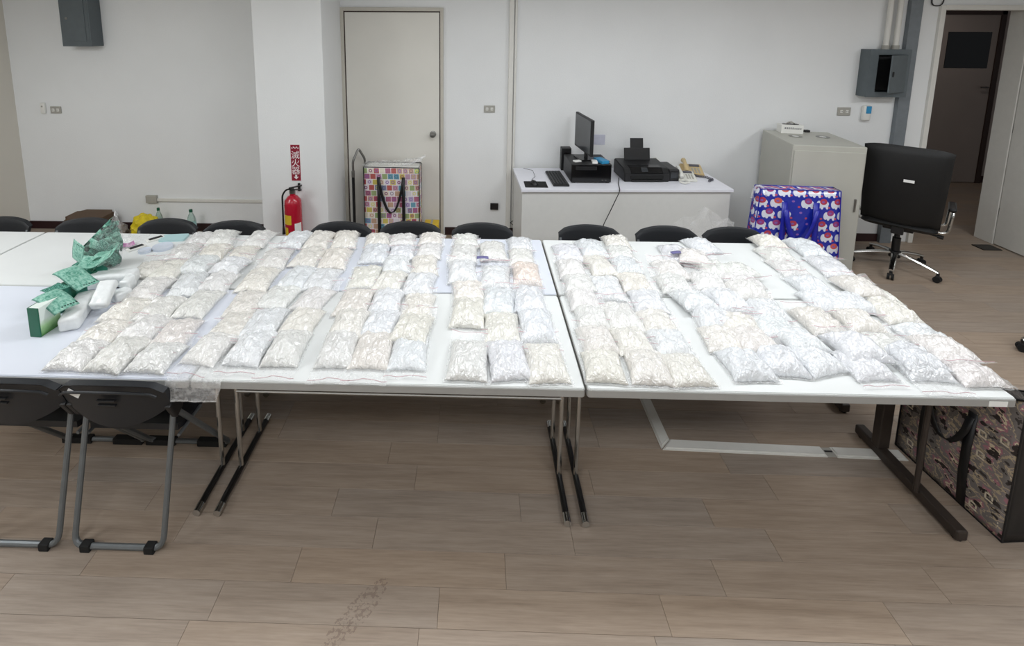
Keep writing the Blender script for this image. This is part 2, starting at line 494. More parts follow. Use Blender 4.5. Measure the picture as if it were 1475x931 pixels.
# floor slab with separate planks laid on it
bm = NB(); box2(bm, (LX - .3, FY - .2, -0.10), (RX + 2.5, 6.2, -0.004))
M['subfloor'] = plain('dark_joint', '#5a4c43', 0.8)
floor = st('floor', bm, M['subfloor'])
PLW, PLL, GAP = 0.1425, 0.88, 0.0011
bm = NB(); box(bm, (0, 0, -0.004), (PLL - GAP, PLW - GAP, 0.008), 0.0006, seg=1)
pm = bpy.data.meshes.new('plank'); bm.to_mesh(pm); bm.free(); pm.materials.append(M['floor'])
near = []; far = []
row_j = {-1: 0.53, 0: -1.21, -2: -0.61}
for j in range(-30, 46):
    y = 0.075 + (j + 0.5) * PLW       # row boundaries at y = 0.075 + j*PLW
    if y < FY or y > 6.1: continue
    x0 = {-1: -0.91, -2: -0.335, -3: -0.605, 0: -0.25}.get(j, random.Random(j).uniform(0, PLL))
    i0 = math.floor((LX - 0.4 - x0) / PLL)
    i = i0
    while True:
        xc = x0 + (i + 0.5) * PLL
        if xc - PLL / 2 > RX + 2.3: break
        i += 1
        d = math.hypot(xc + 0.476, y + 1.94)
        # seen by the photograph: right of / below the tables, and ahead of the camera
        ang = abs(xc + 0.45) - (y + 1.94) * 1.12
        vis = y > -0.95 and ang < 0.7 and (y < 0.9 or xc > 1.2)
        if vis: near.append((d, xc, y))
        else: far.append((xc, y))
near.sort()
for d, xc, y in near[300:]: far.append((xc, y))
for d, xc, y in near[:300]:
    o = obj('plank', pm, None, floor); o.location = (xc, y, 0)
vs, fs = [], []
base_v = [v.co.copy() for v in pm.vertices]; base_f = [tuple(p.vertices) for p in pm.polygons]
for xc, y in far:
    n0 = len(vs)
    vs += [(c.x + xc, c.y + y, c.z) for c in base_v]
    fs += [tuple(n0 + q for q in f) for f in base_f]
me = bpy.data.meshes.new('outer_planks'); me.from_pydata(vs, [], fs); me.update()
o = obj('outer_planks', me, M['floor'], floor); o['kind'] = 'stuff'

bm = NB(); box2(bm, (LX - .3, FY - .2, CEIL), (RX + 2.5, 6.3, CEIL + .1)); st('ceiling', bm, M['ceil'])
# back wall in pieces round the doorway on the right
DX0, DX1, DH = 4.16, 4.98, 2.43
bm = NB()
box2(bm, (LX - .15, WY, 0), (DX0 - .02, WY + .16, CEIL))
box2(bm, (DX1 + .02, WY, 0), (RX, WY + .16, CEIL))
box2(bm, (DX0 - .02, WY, DH + .02), (DX1 + .02, WY + .16, CEIL))
st('wall_back', bm, M['wall'])
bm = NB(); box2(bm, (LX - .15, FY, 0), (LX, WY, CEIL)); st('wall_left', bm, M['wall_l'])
bm = NB(); box2(bm, (RX, FY, 0), (RX + .15, WY, CEIL)); st('wall_right', bm, M['wall'])
bm = NB(); box2(bm, (LX - .15, FY - .15, 0), (RX + .15, FY, CEIL)); st('wall_front', bm, M['wall'])
# column standing out from the back wall
CYF = 2.62
bm = NB(); box2(bm, (-2.50, CYF, 0), (-1.87, WY, CEIL), 0.004); st('wall_column', bm, M['wall'])
# baseboards
bm = NB()
for a, b in ((LX, -2.5), (-0.80, 3.80)): box2(bm, (a, WY - .012, 0), (b, WY, 0.085))
st('baseboard_back', bm, M['base'])
bm = NB(); box2(bm, (-2.512, CYF - .012, 0), (-1.858, CYF, .085)); box2(bm, (-1.87, CYF, 0), (-1.858, WY, .085)); box2(bm, (-2.512, CYF, 0), (-2.5, WY, .085))
st('baseboard_column', bm, M['base'])
bm = NB(); box2(bm, (LX, FY, 0), (LX + .012, WY - .012, .085)); st('baseboard_left', bm, M['base'])
# grey painted pipe chase strip and pale return left of the doorway
bm = NB(); box2(bm, (3.80, WY - .05, 0), (3.915, WY, CEIL), .003); st('trim_1', bm, M['greystrip'])
bm = NB()
box2(bm, (DX0 - .05, WY - .03, 0), (DX0, WY + .17, DH + .05), .004)
box2(bm, (DX1, WY - .03, 0), (DX1 + .05, WY + .17, DH + .05), .004)
box2(bm, (DX0, WY - .03, DH), (DX1, WY + .17, DH + .05), .004)
st('trim_2', bm, M['conduit'])
# corridor behind the doorway
CY = 5.45
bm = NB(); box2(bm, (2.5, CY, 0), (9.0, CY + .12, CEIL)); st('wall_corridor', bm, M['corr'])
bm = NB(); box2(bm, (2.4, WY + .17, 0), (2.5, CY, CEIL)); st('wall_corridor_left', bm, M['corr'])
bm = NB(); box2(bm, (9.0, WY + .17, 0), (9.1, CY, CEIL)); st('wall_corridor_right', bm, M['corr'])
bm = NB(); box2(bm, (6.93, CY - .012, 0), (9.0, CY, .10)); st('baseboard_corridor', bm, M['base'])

# closed cream door
D0, D1, DT = -1.845, -0.845, 2.40
bm = NB(); box2(bm, (D0 + .02, WY - .022, 0.012), (D1 - .012, WY - .004, DT - .02), .003)
d1 = st('door_1', bm, M['door'])
bm = NB()
box2(bm, (D0 - .035, WY - .03, 0), (D0 + .008, WY, DT + .03), .003); box2(bm, (D1 - .002, WY - .03, 0), (D1 + .03, WY, DT + .03), .003)
box2(bm, (D0 + .008, WY - .03, DT - .008), (D1 - .002, WY, DT + .03), .003)
fin(bm, 'door_frame', M['frame'], d1)
bm = NB(); box2(bm, (D0 + .008, WY - .008, 0), (D1 - .002, WY - .001, DT - .008)); fin(bm, 'shadow_gap', M['frame_dk'], d1)
bm = NB(); lathe(bm, [(0.034, 0), (0.034, .006), (.013, .012), (.012, .03), (.026, .042), (.031, .055), (.024, .07), (0, .073)], 20)
kn = fin(bm, 'door_knob', M['steel'], d1, True); kn.rotation_euler = (PI / 2, 0, 0); fold(kn); kn.location = (-0.925, WY - .022, 1.12)
# brown door in the corridor with a dark pane
bm = NB(); box2(bm, (5.75, CY - .03, .01), (6.86, CY - .005, 2.44), .003)
d2 = st('door_2', bm, M['door2'])
bm = NB(); box2(bm, (6.86, CY - .045, 0), (6.93, CY, 2.5), .004); box2(bm, (5.68, CY - .045, 0), (5.75, CY, 2.5), .004); box2(bm, (5.68, CY - .045, 2.44), (6.93, CY, 2.5), .004)
fin(bm, 'door_frame', M['frame_dk'], d2)
bm = NB(); box2(bm, (6.17, CY - .036, 1.69), (6.77, CY - .028, 2.20), .002); fin(bm, 'window_pane', M['blk_gloss'], d2)
bm = NB(); tube(bm, arc_pts([(6.80, CY - .03, 1.42), (6.80, CY - .08, 1.42), (6.69, CY - .08, 1.42)], .02), .011); fin(bm, 'door_handle', M['steel'], d2, True)
# open door leaf of the doorway
bm = NB(); box2(bm, (4.985, 2.15, .012), (5.025, WY - .04, DH - .01), .003)
d3 = st('door_3', bm, M['conduit'])
for zz in (.3, 1.2, 2.1):
    bm = NB(); tube(bm, [(4.995, WY - .038, zz), (4.995, WY - .038, zz + .1)], .008); fin(bm, 'hinge', M['steel'], d3, True)
bm = NB(); lathe(bm, [(.03, 0), (.03, .006), (.012, .012), (.012, .03), (.028, .045), (.028, .06), (0, .066)], 16)
kn = fin(bm, 'door_knob', M['steel'], d3, True); kn.rotation_euler = (0, -PI / 2, 0); fold(kn); kn.location = (4.985, 2.22, 1.05)
# ceiling lights: tube fixtures that light the room, the last one an added fill
for i, (x, y) in enumerate(LAMP_SPOTS):
    t = thing('ceiling_light', 'recessed fluorescent ceiling light, %s of the %s row' % (('first', 'second', 'third', 'fourth')[i % 4], ('far', 'near', 'middle')[i // 4]), 'ceiling light', (x, y, CEIL), 0, 'ceiling lights')
    bm = NB(); box2(bm, (-.62, -.31, -.02), (.62, -.28, 0)); box2(bm, (-.62, .28, -.02), (.62, .31, 0)); box2(bm, (-.62, -.28, -.02), (-.59, .28, 0)); box2(bm, (.59, -.28, -.02), (.62, .28, 0))
    fin(bm, 'frame', M['white'], t)
    ld = bpy.data.lights.new('tube_light', 'AREA'); ld.shape = 'RECTANGLE'; ld.size = 1.16; ld.size_y = .54
    ld.energy = LAMP_W; ld.color = LAMP_COL
    lo = bpy.data.objects.new('tube_light', ld); C.objects.link(lo); lo.parent = t; lo.location = (0, 0, -.012)
t = thing('ceiling_light', 'small added fill light, unseen, in the corridor behind the doorway', 'ceiling light', (5.6, 4.4, CEIL))  # lamp added out of view to lift the dark corridor
bm = NB(); lathe(bm, [(.20, 0), (.20, -.02), (.17, -.02), (.17, 0)], 24); fin(bm, 'frame', M['white'], t)
ld = bpy.data.lights.new('corridor_fill', 'AREA'); ld.shape = 'DISK'; ld.size = .32; ld.energy = 4; ld.color = (1, .93, .88)
lo = bpy.data.objects.new('corridor_fill', ld); C.objects.link(lo); lo.parent = t; lo.location = (0, 0, -.012)

# ------------------------------------------------------------ wall fittings
def outlet(loc, label, w_=.115, h_=.075):
    t = thing('wall_outlet', label, 'outlet', loc, 0, 'wall outlets')
    bm = NB(); box(bm, (0, -.006, 0), (w_, .012, h_), .003); fin(bm, 'cover_plate', M['outlet'], t)
    for s in (-1, 1):
        bm = NB(); box(bm, (s * w_ * .22, -.013, 0), (.026, .004, .03), .001); sk = fin(bm, 'socket', M['white'], t)
        bm = NB()
        for q in (-1, 1): box(bm, (s * w_ * .22 + q * .006, -.0152, 0), (.003, .002, .012))
        fin(bm, 'slots', M['blk'], sk)
    return t
outlet((-4.96, WY, 1.335), 'beige double wall outlet beside a small white holder on the left wall')
outlet((-0.335, WY, 1.39), 'beige double wall outlet between the cream door and the computer desk')
outlet((3.30, WY, 1.40), 'beige double wall outlet under the open grey panel box', .13, .085)
bm = NB(); box(bm, (0, -.012, 0), (.085, .024, .07), .004)
o = fin(bm, 'wall_outlet', M['blk']); o.location = (-.27, WY, .33); tag(o, 'small black low outlet on the wall left of the desk', 'outlet', 'wall outlets')
# junction box with conduit run to the column
bm = NB(); box(bm, (0, -.016, 0), (.12, .032, .085), .004)
o = fin(bm, 'junction_box', M['outlet']); o.location = (-4.0, WY, .36); tag(o, 'beige junction box at the left end of the low white conduit', 'junction box')
bm = NB(); box2(bm, (-3.94, WY - .022, .335), (-2.51, WY, .368), .003)
tag(fin(bm, 'cable_conduit', M['conduit']), 'thin horizontal white conduit low on the left wall', 'conduit')
# vertical square conduit near the desk
t = thing('vertical_conduit', 'two slim white vertical conduits running up the wall beside the desk', 'conduit', (-.11, WY, 0))
bm = NB(); box2(bm, (-.035, -.045, .1), (.012, 0, CEIL), .003); fin(bm, 'duct', M['conduit'], t)
bm = NB(); box2(bm, (.022, -.03, .1), (.046, 0, CEIL), .003); fin(bm, 'duct', M['conduit'], t)
# remote / sanitizer holders
t = thing('wall_holder', 'small white remote control holder on the left wall', 'holder', (-5.09, WY, 1.355))
bm = NB(); box(bm, (0, -.014, 0), (.05, .028, .12), .01); fin(bm, 'body', M['white'], t, True)
bm = NB(); box(bm, (0, -.03, .02), (.016, .006, .016), .002); fin(bm, 'button', M['outlet'], t)
t = thing('wall_holder', 'white wall dispenser with a blue front under the grey panel box', 'holder', (3.51, WY, 1.39))
bm = NB(); box(bm, (0, -.025, 0), (.075, .05, .16), .018, seg=3); fin(bm, 'body', M['white'], t, True)
bm = NB(); box(bm, (.006, -.051, .035), (.05, .006, .075), .002); fin(bm, 'blue_front', M['blue'], t)
# grey panel box, closed, on the left
t = thing('panel_box', 'closed grey metal electrical panel box high on the left wall', 'panel box', (-4.50, WY, 2.02))
bm = NB(); box2(bm, (-.17, -.17, 0), (.13, 0, .62), .004); fin(bm, 'body', M['greymetal'], t)
bm = NB(); box2(bm, (-.14, -.176, .05), (.085, -.168, .59), .003); d = fin(bm, 'door', M['greymetal'], t)
bm = NB(); lathe(bm, [(.013, 0), (.013, .005), (0, .007)], 12); q = fin(bm, 'lock', M['steel'], d); q.rotation_euler = (PI / 2, 0, 0); fold(q); q.location = (-.10, -.176, .28)
bm = NB(); box2(bm, (.096, -.174, .04), (.12, -.168, .60), .001); fin(bm, 'hinge_strip', M['greymetal'], t)
# grey panel box, ajar, on the right
t = thing('panel_box', 'grey metal panel box with its door ajar right of the cabinet', 'panel box', (3.45, WY, 1.57))
bm = NB(); box2(bm, (-.05, -.012, 0), (.34, 0, .47)); box2(bm, (-.05, -.124, .0), (-.032, -.012, .47)); box2(bm, (.322, -.124, 0), (.34, -.012, .47)); box2(bm, (-.032, -.124, 0), (.322, -.012, .018)); box2(bm, (-.032, -.124, .452), (.322, -.012, .47))
box2(bm, (-.052, -.136, -.002), (.03, -.124, .472)); box2(bm, (.30, -.136, -.002), (.342, -.124, .472)); box2(bm, (.03, -.136, -.002), (.30, -.124, .05)); box2(bm, (.03, -.136, .42), (.30, -.124, .472))
fin(bm, 'body', M['greymetal'], t)
bm = NB(); box2(bm, (.04, -.08, .06), (.20, -.012, .40), .004); fin(bm, 'breaker', M['blk'], t)
bm = NB(); box2(bm, (-.25, -.012, -.185), (0, 0, .185), .003); d = fin(bm, 'door', M['greymetal'], t); d.location = (.30, -.136, .235); d.rotation_euler = (0, 0, math.radians(24))
bm = NB(); box(bm, (-.215, -.016, 0), (.018, .01, .05), .003); fin(bm, 'handle', M['blk'], d)
t = thing('conduit_pair', 'two white conduits rising from the open grey panel box', 'conduit', (3.62, WY, 2.04))
for x in (-.02, .075):
    bm = NB(); tube(bm, [(x, -.05, 0), (x, -.05, CEIL - 2.04)], .024, 12); p = fin(bm, 'pipe', M['conduit'], t, True)
    bm = NB(); tube(bm, [(x, -.05, 0), (x, -.05, .04)], .032, 12); fin(bm, 'collar', M['outlet'], p, True)
bm = NB(); tube(bm, arc_pts([(4.02, WY - .012, CEIL), (4.02, WY - .012, 2.47), (4.13, WY - .012, 2.47), (4.13, WY - .04, CEIL)], .05), .006, 8)
tag(fin(bm, 'hanging_cable', M['blk'], None, True), 'thin black cable looping down beside the top of the doorway', 'cable')
bm = NB(); box2(bm, (4.74, 3.09, 0), (4.93, 3.22, .008), .002)
tag(fin(bm, 'door_stop_plate', M['foot']), 'small dark metal plate on the floor at the doorway', 'plate')
# floor cable raceway
t = thing('floor_raceway', 'white cable raceway bent at a corner on the floor under the right table', 'raceway', (.575, .535, 0))
def race(poly, nm):
    bm = NB(); prism(bm, poly, 0, .012, 'z')
    es = [e for e in bm.edges if all(abs(v.co.z - .012) < 1e-5 for v in e.verts)]
    bmesh.ops.bevel(bm, geom=es, offset=.008, segments=2, affect='EDGES')
    return fin(bm, nm, M['conduit'], t)
race([(-.035, -.035), (.03, .028), (.03, 1.2), (-.03, 1.2)], 'raceway_run')
race([(-.03, -.04), (.83, -.06), (.83, .005), (.033, .028)], 'raceway_run')
race([(.88, -.062), (1.24, -.07), (1.24, -.004), (.88, .004)], 'raceway_run')
bm = NB(); box2(bm, (.83, -.058, 0), (.88, .0, .004)); fin(bm, 'open_gap', M['outlet'], t)
bm = NB(); box2(bm, (.835, -.03, .004), (.875, -.022, .007)); fin(bm, 'cable', M['blk'], t)

# ------------------------------------------------------------ tables
TZ = 0.74; TT = 0.042
def folding_table(x0, x1, y0, y1, label, topmat, rleg='chrome', lleg='chrome', bar=True, li=.055, ri=.055):
    t = thing('folding_table', label, 'table', ((x0 + x1) / 2, (y0 + y1) / 2, 0), 0, 'conference tables pushed together')
    hx, hy = (x1 - x0) / 2, (y1 - y0) / 2
    bm = NB(); prism(bm, rrect(-hx + .004, hx - .004, -hy + .004, hy - .004, .012, 4), TZ - .008, TZ, 'z')
    es = [e for e in bm.edges if all(abs(v.co.z - TZ) < 1e-5 for v in e.verts)]
    bmesh.ops.bevel(bm, geom=es, offset=.003, segments=2, affect='EDGES')
    fin(bm, 'tabletop', topmat, t, True, 30)
    bm = NB(); prism(bm, rrect(-hx, hx, -hy, hy, .014, 4), TZ - TT, TZ - .0075, 'z')
    es = [e for e in bm.edges if all(abs(v.co.z - (TZ - TT)) < 1e-5 for v in e.verts)]
    bmesh.ops.bevel(bm, geom=es, offset=.004, segments=2, affect='EDGES')
    fin(bm, 'edge_band', M['edge'], t, True, 30)
    bm = NB()
    for s in (-1, 1): box2(bm, (-hx + .10, s * (hy - .10) - .015, TZ - TT - .03), (hx - .10, s * (hy - .10) + .015, TZ - TT))
    fin(bm, 'under_rail', M['foot'], t)
    for side, kind, ins in ((-1, lleg, li), (1, rleg, ri)):
        if kind is None: continue
        x = side * (hx - ins)
        if kind == 'chrome':
            bm = NB(); tube(bm, [(x, -hy + .07, .022), (x, -hy + .14, .024), (x, hy - .2, .024), (x, hy - .13, .022)], .015, 10)
            f = fin(bm, 'foot_bar', M['foot'], t, True)
            for yy, d in ((-hy + .052, 1), (hy - .105, -1)):
                bm = NB(); tube(bm, [(x, yy, .020), (x, yy + d * .045, .022)], .0175, 12); fin(bm, 'end_cap', M['chrome'], f, True)
            for yy in (-hy + .30, -hy + .52):
                bm = NB(); tube(bm, [(x, yy, .03), (x, yy, TZ - TT)], .0115, 10); fin(bm, 'leg', M['chrome'], t, True)
        else:
            bm = NB(); box2(bm, (x - .025, -hy + .035, .008), (x + .025, hy - .10, .058), .008)
            f = fin(bm, 'foot_bar', M['brown'], t)
            for yy in (-hy + .06, hy - .13):
                bm = NB(); lathe(bm, [(.018, 0), (.018, .01)], 12, (x, yy, 0)); fin(bm, 'glide', M['rubber'], f)
            bm = NB(); box2(bm, (x - .03, hy - .27, .056), (x + .03, hy - .22, TZ - TT), .006); fin(bm, 'leg', M['brown'], t)
            bm = NB(); tube(bm, [(x - .035, -hy + .24, .05), (x - .035, -hy + .24, TZ - TT)], .012, 10); fin(bm, 'leg', M['brown'], t, True)
            bm = NB(); box2(bm, (x - .03, -hy + .1, TZ - TT - .035), (x + .03, hy - .1, TZ - TT), .004); fin(bm, 'top_bracket', M['brown'], t)
    if bar:
        bm = NB(); tube(bm, [(-hx + li, -hy + .30, .455), (hx - ri, -hy + .30, .455)], .011, 10); fin(bm, 'stretcher_bar', M['chrome'], t, True)
    return t
folding_table(-3.530, -1.705, 0, .748, 'front left lilac-white table with two folding chairs tucked under it', M['top_lilac'], bar=False, ri=.045)
ft = folding_table(-1.699, -.003, 0, .748, 'front middle white table with chrome legs and a long chrome stretcher', M['top'], li=.045, ri=.04)
folding_table(.005, 1.775, 0, .748, 'front right white table with a heavy brown steel end leg', M['top'], 'brown', 'chrome', False, .035, .085)
folding_table(-5.38, -3.612, .754, 1.502, 'far white table at the left edge beyond the diagonal seam', M['top'], bar=False)
folding_table(-3.606, -1.80, .754, 1.502, 'far white table behind the green banknotes', M['top'], bar=False, li=.5)
folding_table(-1.795, -.003, .754, 1.502, 'far middle lilac-white table behind the chrome stretcher table', M['top_lilac'], bar=False)
folding_table(.005, 1.86, .754, 1.502, 'far right white table behind the brown-legged table', M['top'], 'brown', 'chrome', False, .035, .14)
bm = NB(); box2(bm, (1.66, -.0015, .703), (1.735, 0, .727)); tag(fin(bm, 'edge_sticker', M['paper']), 'white paper sticker on the front edge of the right table', 'sticker')

# ------------------------------------------------------------ folding chairs
def make_chair():
    """faces +y; y = 0 at the top of the backrest"""
    t = thing('folding_chair', '', 'chair')
    hw = .195
    # rear leg U frame (nearest the back), front frame runs on up behind the backrest
    bm = NB(); tube(bm, arc_pts([(-hw, .10, .60), (-hw, -.06, .018), (hw, -.06, .018), (hw, .10, .60)], .05), .0125, 10); fin(bm, 'rear_leg_frame', M['gtube'], t, True)
    bm = NB(); tube(bm, arc_pts([(-hw - .02, .02, .70), (-hw - .02, .07, .58), (-hw - .02, .50, .018), (hw + .02, .50, .018), (hw + .02, .07, .58), (hw + .02, .02, .70)], .05), .0125, 10); fin(bm, 'front_leg_frame', M['gtube'], t, True)
    for x in (-.14, .14):
        bm = NB(); box2(bm, (x - .022, -.078, 0), (x + .022, -.042, .034), .004); fin(bm, 'rubber_foot', M['rubber'], t)
        bm = NB(); box2(bm, (x - .10, .482, 0), (x + .06, .518, .034), .004); fin(bm, 'rubber_foot', M['rubber'], t)
    # backrest: curved plastic shell with a wavy lower edge
    def shell(off):
        def f(u, v):
            x = (u - .5) * .455
            e = abs(2 * u - 1)
            topz = .78 - .035 * e ** 2.2 - .02 * max(0, e - .8) * 5
            botz = .545 + .085 * e ** 2
            z = botz + (topz - botz) * v
            y = -.004 - .035 * (1 - e * e) + .06 * (1 - v) * (.6) + off
            if v > .93: y += -.012 * (v - .93) / .07 * (1 if off < .01 else .3)
            return (x, y, z)
        return f
    bm = NB()
    a = grid(bm, 20, 12, shell(0)); b = grid(bm, 20, 12, shell(.026))
    def link(p, q):
        for i in range(len(p) - 1): bm.faces.new((p[i], p[i + 1], q[i + 1], q[i]))
    link([r[0] for r in a], [r[0] for r in b]); link([r[-1] for r in a], [r[-1] for r in b]); link(a[0], b[0]); link(a[-1], b[-1])
    bk = fin(bm, 'backrest', M['navy'], t, True, 50)
    bm = NB(); tube(bm, [(f_[0], f_[1] - .006, f_[2] - .028) for f_ in [shell(0)(k / 20, 1) for k in range(1, 20)]], .006, 8); fin(bm, 'rim_rib', M['navy'], bk, True)
    for k, zz in enumerate((.700, .676)):
        bm = NB(); box2(bm, (-.04, -.048 + .004 * k, zz), (.04, -.034 + .004 * k, zz + .008), .003); fin(bm, 'slot', M['blk'], bk)
    for s in (-1, 1):
        bm = NB(); box(bm, (s * (hw + .02), .065, .60), (.03, .06, .10), .008, rot=(.5, 0, 0)); fin(bm, 'hinge_bracket', M['blk'], t)
        bm = NB(); tube(bm, [(s * (hw + .012), .09, .43), (s * (hw + .012), .27, .43)], .008, 8); fin(bm, 'fold_link', M['gtube'], t, True)
    # seat: dished plastic pan
    def pan(off):
        def f(u, v):
            x = (u - .5) * .40; y = .10 + v * .38
            e = abs(2 * u - 1)
            return (x, y, .435 + off - .018 * (1 - e ** 2) * math.sin(PI * v) + (.03 * (1 - v * 4) if v < .25 else 0) - (.03 * (v - .85) / .15 if v > .85 else 0))
        return f
    bm = NB(); a = grid(bm, 14, 14, pan(.012)); b = grid(bm, 14, 14, pan(-.018))
    link([r[0] for r in a], [r[0] for r in b]); link([r[-1] for r in a], [r[-1] for r in b]); link(a[0], b[0]); link(a[-1], b[-1])
    fin(bm, 'seat', M['navy'], t, True, 50)
    return t
chair = make_chair()
first = True
back_x = [-4.08, -3.42, -2.80, -2.28, -1.475, -.96, -.42, .375, .94, 1.43]
ords = ['leftmost', 'second', 'third', 'fourth', 'fifth', 'sixth', 'seventh', 'eighth', 'ninth', 'tenth']
rng = random.Random(3)
for i, x in enumerate(back_x):
    c = chair if first else copy_tree(chair); first = False
    c.location = (x, 1.645 + rng.uniform(-.015, .02), 0); c.rotation_euler = (0, 0, PI + rng.uniform(-.05, .05))
    c['label'] = ('dark plastic folding chair behind the far tables, %s' % ('leftmost of the row' if i == 0 else ords[i] + ' from left in the row'))
    c['group'] = 'folding chairs behind the far tables'
for x, lab in ((-2.463, 'black folding chair with grey tube legs, at the left edge under the front table'), (-2.002, 'black folding chair with grey tube legs and a sticker, nearest the chrome table legs')):
    c = copy_tree(chair); c.location = (x, -.045, 0); c.rotation_euler = (0, 0, 0); c['label'] = lab; c['group'] = 'folding chairs tucked under the front left table'
bm = NB(); box(bm, (0, 0, 0), (.055, .003, .022), .0005, rot=(0.0, .5, 0))
st_ = fin(bm, 'paper_sticker', M['paper'], c); st_.location = (-.155, -.018, .715)

# ------------------------------------------------------------ powder bags
BW, BL = 0.168, 0.215
def hump(u, v, H, sd):
    a = max(0.0, 1 - abs(u) ** 3.2); b = max(0.0, 1 - abs(v) ** 3.0)
    h = H * (a * b) ** .52
    q = Vector((u * 2.1 + sd * 7.3, v * 2.5 + sd * 3.1, sd * 1.7))
    h *= 1 + .34 * noise.noise(q) + .13 * noise.noise(q * 2.7)
    ridge = 1 - abs(noise.noise(Vector((u * 4.2 + sd * 11, v * 2.4 - sd * 5, sd))))
    h += .007 * (ridge ** 6) * a * b
    ang = math.atan2(v, u)
    rad = math.hypot(u, v)
    h += .0035 * math.sin(ang * 13 + sd * 3) * max(0, rad - .45) * (a * b) ** .35
    return h
def pouch(sd, H=.048, n=26):
    bm = NB()
    def outline(u, v):
        x = u * BW / 2 * (1 - .075 * (1 - v * v)) ; y = v * BL / 2 * (1 - .06 * (1 - u * u))
        x += .004 * noise.noise(Vector((v * 3, sd, 2.2))) * (abs(u) ** 2); y += .005 * noise.noise(Vector((u * 3, sd * 2, 8.2))) * (abs(v) ** 2)
        return x, y
    def sm(t):
        s_ = t * 2 - 1
        return math.copysign(1 - (1 - abs(s_)) ** 1.35, s_)
    def topf(a, b):
        u, v = sm(a), sm(b); x, y = outline(u, v)
        return (x, y, .009 + hump(u, v, H, sd))
    def botf(a, b):
        u, v = sm(a), sm(b); x, y = outline(u, v)
        d = max(abs(u), abs(v))
        return (x, y, .009 - .009 * min(1, (1 - d) * 4))
    A = grid(bm, n, n, topf); B = grid(bm, n, n, botf)
    bmesh.ops.remove_doubles(bm, verts=bm.verts, dist=1e-5)
    bmesh.ops.recalc_face_normals(bm, faces=bm.faces)
    me = bpy.data.meshes.new('pouch'); bm.to_mesh(me); bm.free()
    me.polygons.foreach_set('use_smooth', [True] * len(me.polygons)); me.materials.append(M['powder'])
    return me
def flap_z(x, t, sd, lift):
    return .010 + lift * (1 - (1 - t) ** 2) + .006 * t * noise.noise(Vector((x * 28, t * 2, sd))) + .004 * t * math.sin(x * 60 + sd * 4)
def film_mesh(sd, L, lift):
    bm = NB()
    def f(a, b):
        u = a * 2 - 1
        x = u * (BW / 2 + .006) * (1 - .04 * math.sin(b * PI)) + .004 * noise.noise(Vector((u, b * 3, sd)))
        y = BL / 2 * (.93 + .06 * u * u) + b * L + .008 * b * noise.noise(Vector((u * 1.5, sd, 4)))
        return (x, y, flap_z(x, b, sd, lift))
    grid(bm, 18, 10, f)
    # welded rim down both sides and across the foot of the pouch
    for s in (-1, 1):
        def g(a, b, s=s):
            v = a * 2 - 1
            return (s * (BW / 2 * (1 - .075 * (1 - v * v)) - .004 + b * .013), v * BL / 2, .010 + .002 * math.sin(v * 17 + sd) + .003 * b * noise.noise(Vector((v * 5, sd, s))))
        grid(bm, 16, 2, g)
    def g2(a, b):
        u = a * 2 - 1
        return (u * (BW / 2 + .005), -BL / 2 * (1 - .06 * (1 - u * u)) + .004 - b * .012, .010 - .004 * b + .002 * math.sin(u * 14 + sd))
    grid(bm, 14, 2, g2)
    me = bpy.data.meshes.new('film_flap'); bm.to_mesh(me); bm.free()
    me.polygons.foreach_set('use_smooth', [True] * len(me.polygons)); me.materials.append(M['film2'] if sd % 2 else M['film'])
    return me
def zip_mesh(sd, L, lift):
    bm = NB(); pts = []
    for k in range(19):
        u = k / 18 * 2 - 1; b = .74
        x = u * (BW / 2 + .004); y = BL / 2 * (.93 + .06 * u * u) + b * L + .008 * b * noise.noise(Vector((u * 1.5, sd, 4)))
        pts.append((x, y, flap_z(x, b, sd, lift) + .001))
    tube(bm, pts, .0010, 5)
    me = bpy.data.meshes.new('zip_strip'); bm.to_mesh(me); bm.free(); me.materials.append(M['zip'])
    return me
NV = 10
POUCH = [pouch(s, .040 + .010 * ((s * 7) % 5) / 4) for s in range(1, NV + 1)]
FLAPS = []
for s in range(1, 9):
    L = (.05, .065, .08, .095)[s % 4]; lift = (.002, .03)[s > 4]
    FLAPS.append((film_mesh(s, L, lift), zip_mesh(s, L, lift)))
TINT = {'c': ('cream', (.80, .765, .695)), 'n': ('off-white', (.79, .78, .755)), 'w': ('white', (.77, .79, .82)), 'p': ('pinkish', (.80, .755, .725)), 'o': ('peach', (.80, .69, .60))}
